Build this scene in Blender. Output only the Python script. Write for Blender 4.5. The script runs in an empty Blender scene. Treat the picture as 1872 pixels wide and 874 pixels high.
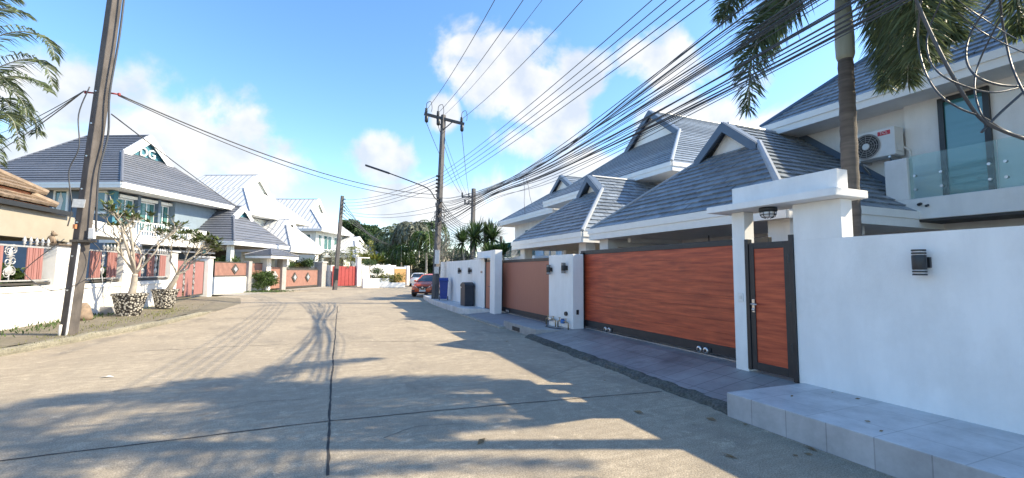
import bpy, bmesh, math, random
from mathutils import Vector, Matrix, noise
R = math.radians
sc = bpy.context.scene
COL = sc.collection
V = Vector

# ------------------------------------------------------------------ camera
CAM = V((0, 0, 1.7)); FPX = 800.0
YAW = math.atan(336 / 800); PITCH = R(4.25); ROLL = R(0.35)
_f0 = V((math.sin(YAW), math.cos(YAW), 0)); _r0 = V((math.cos(YAW), -math.sin(YAW), 0)); _u0 = V((0, 0, 1))
FW = _f0 * math.cos(PITCH) + _u0 * math.sin(PITCH)
_u1 = _u0 * math.cos(PITCH) - _f0 * math.sin(PITCH)
RT = _r0 * math.cos(ROLL) + _u1 * math.sin(ROLL)
UP = _u1 * math.cos(ROLL) - _r0 * math.sin(ROLL)
cd = bpy.data.cameras.new('camera'); cam = bpy.data.objects.new('camera', cd); COL.objects.link(cam)
cd.sensor_width = 36; cd.lens = 36 * FPX / 1872; cd.clip_start = 0.05; cd.clip_end = 3000
m = Matrix((RT, UP, -FW)).transposed().to_4x4(); m.translation = CAM
cam.matrix_world = m; sc.camera = cam

# ------------------------------------------------------------------ light
SUN_EL = 38.0
SUN_H = V((0.93, -0.367, 0)).normalized()          # towards the sun, on the ground
SUN_AZ = math.atan2(SUN_H.x, SUN_H.y)               # clockwise from +Y
sc.view_settings.view_transform = 'Standard'; sc.view_settings.look = 'None'
sc.view_settings.gamma = 1; sc.view_settings.use_curve_mapping = False
sc.view_settings.exposure = 1.24
sl = bpy.data.lights.new('sun', 'SUN'); sl.energy = 4.0; sl.angle = R(0.55); sl.color = (1, 0.86, 0.62)
so = bpy.data.objects.new('sun', sl); COL.objects.link(so)
sd = SUN_H * math.cos(R(SUN_EL)) + V((0, 0, math.sin(R(SUN_EL))))
so.rotation_euler = sd.to_track_quat('Z', 'Y').to_euler(); so.location = (40, -20, 60)

W = bpy.data.worlds.new('World'); sc.world = W; W.use_nodes = True
nt = W.node_tree; nt.nodes.clear()
def N(t, **k):
    n = nt.nodes.new(t)
    for a, b in k.items(): setattr(n, a, b)
    return n
def LK(a, b): nt.links.new(a, b)
sky = N('ShaderNodeTexSky', sky_type='NISHITA', sun_disc=False, sun_elevation=R(SUN_EL), sun_rotation=SUN_AZ)
sky.altitude = 0; sky.air_density = 1.0; sky.dust_density = 0.5; sky.ozone_density = 2.2
sat = N('ShaderNodeHueSaturation'); sat.inputs['Saturation'].default_value = 1.18; LK(sky.outputs[0], sat.inputs['Color'])
bg = N('ShaderNodeBackground'); LK(sat.outputs[0], bg.inputs[0]); bg.inputs[1].default_value = 0.15
tc = N('ShaderNodeTexCoord'); rot = N('ShaderNodeMapping'); rot.vector_type = 'POINT'
rot.inputs['Rotation'].default_value = (0, 0, YAW); LK(tc.outputs['Generated'], rot.inputs[0])   # x = across the street, y = along it, z up
def mathn(op, a, b=None):
    n = N('ShaderNodeMath', operation=op)
    for i, x in enumerate((a, b)):
        if x is None: continue
        if isinstance(x, (int, float)): n.inputs[i].default_value = x
        else: LK(x, n.inputs[i])
    return n.outputs[0]
# cloud banks: bearing/elevation centres (tangent units of a level view) with half sizes
CL = [(-.78, .30, .30, .14), (-.60, .235, .25, .11), (-1.06, .42, .30, .14), (-1.1, .27, .2, .10), (-.30, .27, .12, .075), (-.20, .15, .22, .06), (-.62, .16, .16, .06),
      (-.02, .49, .16, .15), (.09, .40, .15, .14), (.16, .47, .10, .10), (.04, .30, .12, .06), (-.10, .53, .06, .05),
      (.37, .47, .15, .15), (.44, .36, .2, .13), (.30, .18, .5, .14), (.10, .14, .25, .08), (-.16, .36, .05, .07), (.62, .3, .2, .12)]
sep = N('ShaderNodeSeparateXYZ'); LK(rot.outputs[0], sep.inputs[0])
iy = mathn('MAXIMUM', sep.outputs[1], 0.02)
tx = mathn('DIVIDE', sep.outputs[0], iy); tz = mathn('DIVIDE', sep.outputs[2], iy)
cov = None
for cx, cz, ax, az in CL:
    dx = mathn('DIVIDE', mathn('SUBTRACT', tx, cx), ax); dz = mathn('DIVIDE', mathn('SUBTRACT', tz, cz), az)
    q = mathn('SUBTRACT', 1.0, mathn('SQRT', mathn('ADD', mathn('MULTIPLY', dx, dx), mathn('MULTIPLY', dz, dz))))
    cov = q if cov is None else mathn('MAXIMUM', cov, q)
cov = mathn('MAXIMUM', cov, -0.62)
nz = N('ShaderNodeTexNoise', noise_dimensions='3D'); LK(rot.outputs[0], nz.inputs['Vector'])
nz.inputs['Scale'].default_value = 6.5; nz.inputs['Detail'].default_value = 9; nz.inputs['Roughness'].default_value = 0.56; nz.inputs['Distortion'].default_value = 0.25
fb = mathn('MULTIPLY', mathn('SUBTRACT', nz.outputs['Fac'], 0.5), 2.7)
dens = mathn('ADD', cov, fb)
mr = N('ShaderNodeMapRange', interpolation_type='SMOOTHSTEP'); LK(dens, mr.inputs[0])
mr.inputs[1].default_value = 0.04; mr.inputs[2].default_value = 0.55; mr.inputs[3].default_value = 0; mr.inputs[4].default_value = 0.93
nz2 = N('ShaderNodeTexNoise'); LK(rot.outputs[0], nz2.inputs['Vector']); nz2.inputs['Scale'].default_value = 11; nz2.inputs['Detail'].default_value = 5
cr = N('ShaderNodeValToRGB'); LK(nz2.outputs['Fac'], cr.inputs[0])
cr.color_ramp.elements[0].position = .36; cr.color_ramp.elements[0].color = (.70, .765, .87, 1)
cr.color_ramp.elements[1].position = .58; cr.color_ramp.elements[1].color = (1, .985, .97, 1)
bc = N('ShaderNodeBackground'); LK(cr.outputs[0], bc.inputs[0]); bc.inputs[1].default_value = 0.47
mx = N('ShaderNodeMixShader'); LK(mr.outputs[0], mx.inputs[0]); LK(bg.outputs[0], mx.inputs[1]); LK(bc.outputs[0], mx.inputs[2])
wo = N('ShaderNodeOutputWorld'); LK(mx.outputs[0], wo.inputs[0])

# ------------------------------------------------------------------ survey helpers (real-world positions measured from the photograph)
def ray(px, py): return FW + RT * ((px - 936) / FPX) - UP * ((py - 437) / FPX)
def PD(px, py, d): return CAM + ray(px, py) * d
def GZ(px, py, z=0.): r = ray(px, py); return CAM + r * ((z - CAM.z) / r.z)
def GX(px, py, x): r = ray(px, py); return CAM + r * (x / r.x)

# ------------------------------------------------------------------ materials
def material(name, col, rough=.7, var=.12, scale=3., bump=0., bscale=40., spec=.5, metal=0., stretch=None, col2=None, island=0., trans=0., ramp=(.35, .65), detail=5, dirt=None):
    mt = bpy.data.materials.new(name); mt.use_nodes = True; t = mt.node_tree; b = t.nodes['Principled BSDF']
    b.inputs['Roughness'].default_value = rough; b.inputs['Metallic'].default_value = metal; b.inputs['Specular IOR Level'].default_value = spec
    co = t.nodes.new('ShaderNodeTexCoord'); mp = t.nodes.new('ShaderNodeMapping'); t.links.new(co.outputs['Object'], mp.inputs[0])
    if stretch: mp.inputs['Scale'].default_value = stretch
    nz = t.nodes.new('ShaderNodeTexNoise'); nz.inputs['Scale'].default_value = scale; nz.inputs['Detail'].default_value = detail; nz.inputs['Roughness'].default_value = .6
    t.links.new(mp.outputs[0], nz.inputs['Vector'])
    rp = t.nodes.new('ShaderNodeValToRGB'); t.links.new(nz.outputs['Fac'], rp.inputs[0])
    c2 = col2 or tuple(min(1, c * (1 + var)) for c in col); c1 = col if col2 else tuple(c * (1 - var) for c in col)
    rp.color_ramp.elements[0].position, rp.color_ramp.elements[1].position = ramp
    rp.color_ramp.elements[0].color = (*c1, 1); rp.color_ramp.elements[1].color = (*c2, 1)
    out = rp.outputs[0]
    if dirt:                                        # second, larger blotch layer: (colour, scale, amount)
        n3 = t.nodes.new('ShaderNodeTexNoise'); n3.inputs['Scale'].default_value = dirt[1]; n3.inputs['Detail'].default_value = 6; n3.inputs['Roughness'].default_value = .68
        t.links.new(co.outputs['Object'], n3.inputs['Vector'])
        r3 = t.nodes.new('ShaderNodeMapRange'); t.links.new(n3.outputs['Fac'], r3.inputs[0]); r3.inputs[1].default_value = .48; r3.inputs[2].default_value = .72; r3.inputs[3].default_value = 0; r3.inputs[4].default_value = dirt[2]
        mm = t.nodes.new('ShaderNodeMix'); mm.data_type = 'RGBA'; t.links.new(r3.outputs[0], mm.inputs[0]); t.links.new(out, mm.inputs[6]); mm.inputs[7].default_value = (*dirt[0], 1)
        out = mm.outputs[2]
    if island:
        g = t.nodes.new('ShaderNodeNewGeometry'); hs = t.nodes.new('ShaderNodeHueSaturation'); t.links.new(out, hs.inputs['Color'])
        ma = t.nodes.new('ShaderNodeMapRange'); t.links.new(g.outputs['Random Per Island'], ma.inputs[0]); ma.inputs[3].default_value = 1 - island; ma.inputs[4].default_value = 1 + island
        t.links.new(ma.outputs[0], hs.inputs['Value']); out = hs.outputs[0]
    t.links.new(out, b.inputs['Base Color'])
    if bump:
        nb = t.nodes.new('ShaderNodeTexNoise'); nb.inputs['Scale'].default_value = bscale; nb.inputs['Detail'].default_value = 4
        t.links.new(mp.outputs[0], nb.inputs['Vector']); bu = t.nodes.new('ShaderNodeBump'); bu.inputs['Strength'].default_value = bump; bu.inputs['Distance'].default_value = .02
        t.links.new(nb.outputs['Fac'], bu.inputs['Height']); t.links.new(bu.outputs[0], b.inputs['Normal'])
    if trans:
        tr = t.nodes.new('ShaderNodeBsdfTranslucent'); t.links.new(out, tr.inputs[0]); ms = t.nodes.new('ShaderNodeMixShader'); ms.inputs[0].default_value = trans
        o = t.nodes['Material Output']; t.links.new(b.outputs[0], ms.inputs[1]); t.links.new(tr.outputs[0], ms.inputs[2]); t.links.new(ms.outputs[0], o.inputs[0])
    return mt
def glass(name, tint, rough=.03, alpha=.0):
    mt = bpy.data.materials.new(name); mt.use_nodes = True; t = mt.node_tree; b = t.nodes['Principled BSDF']
    b.inputs['Base Color'].default_value = (*tint, 1); b.inputs['Roughness'].default_value = rough; b.inputs['Specular IOR Level'].default_value = .9
    if alpha:
        o = t.nodes['Material Output']; tr = t.nodes.new('ShaderNodeBsdfTransparent'); tr.inputs[0].default_value = (.86, .95, .94, 1); ms = t.nodes.new('ShaderNodeMixShader'); ms.inputs[0].default_value = alpha
        t.links.new(b.outputs[0], ms.inputs[1]); t.links.new(tr.outputs[0], ms.inputs[2]); t.links.new(ms.outputs[0], o.inputs[0])
    return mt
M = {}
M['white'] = material('white_plaster', (.80, .80, .79), .75, .05, 2.0, .14, 60, stretch=(1.6, 1.6, .5), dirt=((.62, .61, .58), 1.1, .4))
M['whiteL'] = material('weathered_white_plaster', (.76, .75, .72), .8, .05, 2.5, .15, 50, dirt=((.50, .47, .40), 1.1, .5))
M['trim'] = material('white_trim', (.80, .80, .78), .55, .03, 4)
M['soffit'] = material('soffit_board', (.76, .75, .73), .7, .04, 3)
M['slate'] = material('slate_roof_tile', (.205, .238, .275), .38, .22, 9, .1, 80, island=.24, spec=.5, dirt=((.17, .19, .21), 1.2, .5))
M['slatetrim'] = material('slate_barge_board', (.085, .125, .185), .45, .08, 4)
M['hipcap'] = material('grey_hip_flashing', (.32, .35, .38), .4, .08, 5)
M['dutile'] = material('charcoal_roof_tile', (.125, .137, .165), .5, .15, 8, .1, 60, island=.1, dirt=((.2, .2, .22), .9, .4))
M['whiteroof'] = material('white_metal_roofing', (.60, .61, .62), .45, .04, 2, dirt=((.6, .6, .58), .6, .35))
M['seam'] = material('grey_roof_seam', (.15, .175, .22), .5, .08, 4)
M['wood'] = material('red_wood_plank', (.27, .036, .018), .42, .3, 2.2, .08, 9, stretch=(1, .55, 7.5), col2=(.60, .115, .045), ramp=(.33, .66), detail=8, dirt=((.11, .028, .02), 1.4, .30))
M['wood2'] = material('brown_board', (.38, .15, .10), .5, .05, 9, stretch=(1, 8, .3))
M['black'] = material('black_metal', (.022, .024, .028), .42, .15, 6)
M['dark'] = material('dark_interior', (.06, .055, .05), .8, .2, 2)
M['rubber'] = material('black_rubber', (.02, .02, .02), .7, .15, 10)
M['steel'] = material('brushed_steel', (.55, .55, .55), .3, .08, 10, metal=.9)
M['silver'] = material('silver_paint', (.50, .50, .50), .4, .15, 14, metal=.35)
M['teal'] = glass('teal_window_glass', (.055, .20, .225), .06)
M['tealdark'] = glass('dark_teal_glass', (.03, .10, .11), .05)
M['clear'] = glass('clear_glass', (.55, .66, .66), .02, .86)
M['tiles'] = None
M['pink'] = material('pink_brown_slat', (.33, .155, .142), .55, .1, 4, stretch=(3, 3, .6))
M['salmon'] = material('salmon_slat', (.37, .195, .15), .6, .1, 4)
M['redgate'] = material('red_gate_paint', (.32, .045, .042), .6, .12, 2.5, dirt=((.3, .05, .05), 1.2, .5))
M['gold'] = material('golden_wood', (.40, .23, .085), .55, .2, 5, stretch=(1, 1, 5))
M['grey'] = material('grey_concrete', (.34, .33, .32), .85, .12, 4, .25, 40, dirt=((.22, .21, .19), 1.3, .5))
M['pole'] = material('weathered_pole_concrete', (.105, .093, .086), .85, .3, 5, .4, 30, stretch=(1, 1, .35), dirt=((.07, .06, .055), 1.6, .7))
M['pole2'] = material('dark_pole_concrete', (.11, .105, .105), .85, .25, 5, .3, 30, stretch=(1, 1, .35))
M['cable'] = material('black_cable', (.055, .058, .065), .45, .1, 6)
M['duwall'] = material('slate_blue_plaster', (.115, .16, .215), .75, .07, 2.5, .1, 40)
M['duteal'] = material('teal_plaster', (.05, .18, .24), .7, .08, 3)
M['creamwall'] = material('cream_plaster', (.37, .335, .27), .75, .05, 2)
M['beige'] = material('beige_soffit', (.60, .50, .30), .75, .08, 2)
M['tan'] = material('tan_roof_tile', (.25, .185, .13), .8, .25, 7, .2, 40, island=.2, dirt=((.16, .13, .11), 1.5, .6))
M['orange'] = material('orange_fascia', (.52, .20, .09), .7, .12, 3)
M['w1wall'] = material('pale_green_plaster', (.72, .74, .69), .8, .04, 2)
M['teal2'] = glass('green_window_glass', (.035, .125, .125), .06)
M['duupper'] = material('pale_blue_grey_plaster', (.20, .26, .32), .75, .06, 2.5)
M['curtain'] = material('teal_curtain', (.06, .17, .165), .8, .25, 6, stretch=(8, 8, .4))
M['leaf'] = material('green_leaf', (.075, .125, .032), .5, .35, 3, island=.45, trans=.4)
M['leafdark'] = material('dark_green_leaf', (.055, .10, .035), .55, .35, 2, island=.45, trans=.25)
M['leafpalm'] = material('palm_leaf', (.12, .155, .075), .5, .35, 2, island=.45, trans=.42)
M['leafyellow'] = material('yellow_green_leaf', (.19, .205, .045), .5, .4, 2, island=.4, trans=.3)
M['leafgrey'] = material('grey_green_leaf', (.125, .14, .10), .6, .3, 2, island=.5, trans=.2)
M['leafdry'] = material('dry_brown_leaf', (.22, .15, .075), .7, .3, 2, island=.4, trans=.2)
M['bark'] = material('brown_bark', (.13, .10, .075), .85, .3, 6, .4, 25, stretch=(1, 1, .3))
M['palebark'] = material('pale_grey_bark', (.40, .36, .30), .8, .2, 6, .3, 25, dirt=((.2, .17, .13), 3, .5))
M['palmbark'] = material('ringed_palm_bark', (.115, .10, .09), .8, .3, 1.5, .35, 20, stretch=(1, 1, 9), dirt=((.08, .07, .06), 2, .6))
M['shaft'] = material('smooth_crownshaft', (.33, .34, .27), .5, .1, 3, stretch=(4, 4, .6))
M['orangecar'] = material('orange_car_paint', (.62, .10, .028), .25, .03, 3, spec=.8)
M['whitecar'] = material('white_car_paint', (.75, .76, .76), .25, .02, 3, spec=.8)
M['carglass'] = glass('car_glass', (.04, .06, .075), .05)
M['lampglass'] = material('clear_lamp_lens', (.75, .75, .78), .15, .03, 6)
M['bluebin'] = material('blue_plastic', (.018, .045, .23), .4, .08, 5)
M['slatebox'] = material('dark_grey_box', (.022, .028, .042), .5, .1, 5)
M['redlabel'] = material('red_label', (.55, .02, .03), .4, .03, 5)
M['acwhite'] = material('ac_casing_white', (.74, .74, .72), .5, .04, 4)
M['brass'] = material('brass_tap', (.35, .28, .18), .35, .1, 6, metal=.8)
M['bluemeter'] = material('blue_meter', (.05, .16, .42), .5, .08, 6)
M['paper'] = material('white_paper_notice', (.7, .68, .64), .8, .1, 20)
M['signgreen'] = material('green_grey_sign', (.16, .24, .20), .6, .08, 4)
M['pebble'] = None

# ------------------------------------------------------------------ mesh builder
class MB:
    def __init__(s, T=None): s.v = []; s.f = []; s.mi = []; s.T = T
    def add(s, vs, fs, mi=0):
        o = len(s.v); T = s.T
        s.v += [T @ V(p) for p in vs] if T else [V(p) for p in vs]
        s.f += [tuple(i + o for i in f) for f in fs]; s.mi += [mi] * len(fs); return s
    def box(s, x0, x1, y0, y1, z0, z1, mi=0):
        return s.add([(x0, y0, z0), (x1, y0, z0), (x1, y1, z0), (x0, y1, z0), (x0, y0, z1), (x1, y0, z1), (x1, y1, z1), (x0, y1, z1)],
                     [(0, 3, 2, 1), (4, 5, 6, 7), (0, 1, 5, 4), (1, 2, 6, 5), (2, 3, 7, 6), (3, 0, 4, 7)], mi)
    def obox(s, c, a, b, d, mi=0):                   # centre and three half-axis vectors
        c, a, b, d = V(c), V(a), V(b), V(d)
        return s.add([c - a - b - d, c + a - b - d, c + a + b - d, c - a + b - d, c - a - b + d, c + a - b + d, c + a + b + d, c - a + b + d],
                     [(0, 3, 2, 1), (4, 5, 6, 7), (0, 1, 5, 4), (1, 2, 6, 5), (2, 3, 7, 6), (3, 0, 4, 7)], mi)
    def bar(s, p, q, w, h, up=(0, 0, 1), mi=0):
        p, q = V(p), V(q); d = (q - p); u = V(up); sd = d.cross(u)
        if sd.length < 1e-6: sd = d.cross(V((1, 0, 0)))
        sd.normalize(); u = sd.cross(d).normalized()
        return s.obox((p + q) / 2, d / 2, sd * w / 2, u * h / 2, mi)
    def prism(s, poly, vec, mi=0):
        n = len(poly); vec = V(vec); a = [V(p) for p in poly]; b = [p + vec for p in a]
        return s.add(a + b, [tuple(range(n)), tuple(range(2 * n - 1, n - 1, -1))] + [(i, (i + 1) % n, n + (i + 1) % n, n + i) for i in range(n)], mi)
    def tube(s, pts, r, n=6, mi=0, cap=True):
        pts = [V(p) for p in pts]; k = len(pts); rs = r if isinstance(r, (list, tuple)) else [r] * k
        vs = []; ref = None
        for i, p in enumerate(pts):
            d = (pts[min(i + 1, k - 1)] - pts[max(i - 1, 0)])
            d = d.normalized() if d.length > 1e-9 else V((0, 0, 1))
            if ref is None or abs(ref.dot(d)) > .98: ref = V((0, 0, 1)) if abs(d.z) < .9 else V((1, 0, 0))
            a = d.cross(ref).normalized(); b = d.cross(a); ref = -b if False else ref
            vs += [p + (a * math.cos(2 * math.pi * j / n) + b * math.sin(2 * math.pi * j / n)) * rs[i] for j in range(n)]
        fs = [(i * n + j, i * n + (j + 1) % n, (i + 1) * n + (j + 1) % n, (i + 1) * n + j) for i in range(k - 1) for j in range(n)]
        if cap: fs += [tuple(range(n - 1, -1, -1)), tuple(range((k - 1) * n, k * n))]
        return s.add(vs, fs, mi)
    def lathe(s, prof, c=(0, 0, 0), n=16, axis='z', mi=0, cap=True):
        vs = []
        for r, z in prof:
            for j in range(n):
                a = 2 * math.pi * j / n; x, y = r * math.cos(a), r * math.sin(a)
                vs.append({'z': (c[0] + x, c[1] + y, c[2] + z), 'x': (c[0] + z, c[1] + x, c[2] + y), 'y': (c[0] + x, c[1] + z, c[2] + y)}[axis])
        k = len(prof)
        fs = [(i * n + j, i * n + (j + 1) % n, (i + 1) * n + (j + 1) % n, (i + 1) * n + j) for i in range(k - 1) for j in range(n)]
        if cap: fs += [tuple(range(n - 1, -1, -1)), tuple(range((k - 1) * n, k * n))]
        return s.add(vs, fs, mi)
    def ell(s, c, rx, ry, rz, n=10, k=7, mi=0):
        prof = [(math.sin(math.pi * i / k), -math.cos(math.pi * i / k)) for i in range(k + 1)]
        vs = []
        for r, z in prof: vs += [(c[0] + rx * max(r, 1e-3) * math.cos(2 * math.pi * j / n), c[1] + ry * max(r, 1e-3) * math.sin(2 * math.pi * j / n), c[2] + rz * z) for j in range(n)]
        return s.add(vs, [(i * n + j, i * n + (j + 1) % n, (i + 1) * n + (j + 1) % n, (i + 1) * n + j) for i in range(k) for j in range(n)], mi)
    def build(s, name, mat, parent=None, smooth=False, bevel=0, label=None, recalc=True):
        me = bpy.data.meshes.new(name)
        vs = s.v
        if parent is not None:
            Mi = world_of(parent).inverted(); vs = [Mi @ p for p in s.v]
        me.from_pydata([tuple(p) for p in vs], [], s.f)
        for mt in (mat if isinstance(mat, (list, tuple)) else [mat]): me.materials.append(mt)
        if any(s.mi): me.polygons.foreach_set('material_index', s.mi)
        if recalc:
            b = bmesh.new(); b.from_mesh(me); bmesh.ops.recalc_face_normals(b, faces=b.faces); b.to_mesh(me); b.free()
        if smooth: me.polygons.foreach_set('use_smooth', [True] * len(me.polygons))
        me.update()
        o = bpy.data.objects.new(name, me); COL.objects.link(o)
        if parent is not None: o.parent = parent
        if bevel:
            bv = o.modifiers.new('bevel', 'BEVEL'); bv.width = bevel; bv.segments = 2; bv.limit_method = 'ANGLE'; bv.angle_limit = R(40)
        if label: o['label'] = label
        return o
def world_of(o):
    mt = Matrix.Identity(4)
    while o is not None: mt = o.matrix_basis @ mt; o = o.parent
    return mt
def tag(o, label, cat, group=None, kind=None):
    o['label'] = label; o['category'] = cat
    if group: o['group'] = group
    if kind: o['kind'] = kind
    return o
def thing(name, label, cat, loc=(0, 0, 0), rz=0., group=None):
    o = bpy.data.objects.new(name, None); COL.objects.link(o); o.location = loc; o.rotation_euler = (0, 0, rz); o.empty_display_size = .2
    return tag(o, label, cat, group)
def structure(o): o['kind'] = 'structure'; return o
def copy_tree(o, parent=None):
    c = o.copy(); COL.objects.link(c)
    if parent is not None: c.parent = parent
    for ch in list(o.children): copy_tree(ch, c)
    return c
def repeat(o, loc, rz, label=None, group=None, scale=None):
    c = copy_tree(o); c.location = loc; c.rotation_euler = (0, 0, rz)
    if label: c['label'] = label
    if group: c['group'] = group
    if scale: c.scale = (scale,) * 3
    return c
def text(body, size, name, mat, parent, origin, xdir, ydir, depth=.01, serif=False):
    cu = bpy.data.curves.new(name, 'FONT'); cu.body = body; cu.size = size; cu.extrude = depth; cu.align_x = 'CENTER'; cu.align_y = 'CENTER'
    to = bpy.data.objects.new(name, cu); COL.objects.link(to); dg = bpy.context.evaluated_depsgraph_get(); dg.update()
    me = bpy.data.meshes.new_from_object(to.evaluated_get(dg)); bpy.data.objects.remove(to)
    x, y = V(xdir).normalized(), V(ydir).normalized(); z = x.cross(y)
    mt = Matrix((x, y, z)).transposed().to_4x4(); mt.translation = V(origin)
    me.transform(world_of(parent).inverted() @ mt); me.materials.clear(); me.materials.append(mat)
    o = bpy.data.objects.new(name, me); COL.objects.link(o); o.parent = parent; return o

# ------------------------------------------------------------------ roofs
def clip(poly, i, lim, keep_ge):
    out = []; n = len(poly)
    for k in range(n):
        a, b = poly[k], poly[(k + 1) % n]
        da = (a[i] - lim) if keep_ge else (lim - a[i]); db = (b[i] - lim) if keep_ge else (lim - b[i])
        if da >= 0: out.append(a)
        if (da > 0 and db < 0) or (da < 0 and db > 0):
            t = da / (da - db); out.append((a[0] + (b[0] - a[0]) * t, a[1] + (b[1] - a[1]) * t))
    return out
def area(p): return abs(sum(p[k][0] * p[(k + 1) % len(p)][1] - p[(k + 1) % len(p)][0] * p[k][1] for k in range(len(p)))) / 2
def tile_face(mb, poly, pitch, w=None, t=.03, jit=0., rnd=None, origin=None, skirt=.03):
    """covers a convex plane polygon with overlapping courses (w: tile width, None: unbroken course)"""
    T = mb.T; P = [T @ V(p) for p in poly] if T else [V(p) for p in poly]
    n = (P[1] - P[0]).cross(P[2] - P[0]).normalized()
    if n.z < 0: n = -n
    up = V((0, 0, 1)) - n * n.z; up.normalize(); sd = up.cross(n).normalized()
    o = min(P, key=lambda p: p.z) if origin is None else (T @ V(origin) if T else V(origin))
    Q = [((p - o).dot(sd), (p - o).dot(up)) for p in P]
    keepT = mb.T; mb.T = None
    y0, y1 = min(q[1] for q in Q), max(q[1] for q in Q)
    for k in range(math.floor(y0 / pitch + 1e-6), math.ceil(y1 / pitch - 1e-6)):
        band = clip(clip(Q, 1, k * pitch, True), 1, (k + 1) * pitch, False)
        if len(band) < 3 or area(band) < 1e-4: continue
        if w:
            x0, x1 = min(q[0] for q in band), max(q[0] for q in band); off = (k % 2) * w / 2; g = .016
            cells = [clip(clip(band, 0, j * w + off + g / 2, True), 0, (j + 1) * w + off - g / 2, False) for j in range(math.floor((x0 - off) / w), math.ceil((x1 - off) / w))]
        else: cells = [band]
        for c in cells:
            if len(c) < 3 or area(c) < 2e-4: continue
            jj = (rnd.random() * jit) if jit else 0; tw = (rnd.random() - .5) * jit * .8 if jit else 0
            cx = sum(q[0] for q in c) / len(c)
            top = [o + sd * q[0] + up * q[1] + n * (t * (1 - (q[1] - k * pitch) / pitch) + jj + .004 + tw * (q[0] - cx)) for q in c]
            bot = [p - n * (t + skirt) for p in top]; m = len(c)
            mb.add(top + bot, [tuple(range(m))] + [(i, i + m, (i + 1) % m + m, (i + 1) % m) for i in range(m)])
    mb.T = keepT
def seams(mb, poly, pitch, r=.05):
    T = mb.T; P = [T @ V(p) for p in poly] if T else [V(p) for p in poly]
    n = (P[1] - P[0]).cross(P[2] - P[0]).normalized()
    if n.z < 0: n = -n
    up = V((0, 0, 1)) - n * n.z; up.normalize(); sd = up.cross(n).normalized(); o = min(P, key=lambda p: p.z)
    Q = [((p - o).dot(sd), (p - o).dot(up)) for p in P]; keepT = mb.T; mb.T = None
    x0, x1 = min(q[0] for q in Q), max(q[0] for q in Q); k = math.ceil(x0 / pitch)
    while k * pitch < x1:
        x = k * pitch; ys = []
        for i in range(len(Q)):
            a, b = Q[i], Q[(i + 1) % len(Q)]
            if (a[0] - x) * (b[0] - x) < 0: ys.append(a[1] + (b[1] - a[1]) * (x - a[0]) / (b[0] - a[0]))
        if len(ys) >= 2:
            p, q = o + sd * x + up * min(ys) + n * .02, o + sd * x + up * max(ys) + n * .02
            mb.bar(p, q, r, .05, up=n)
        k += 1
    mb.T = keepT
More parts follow.
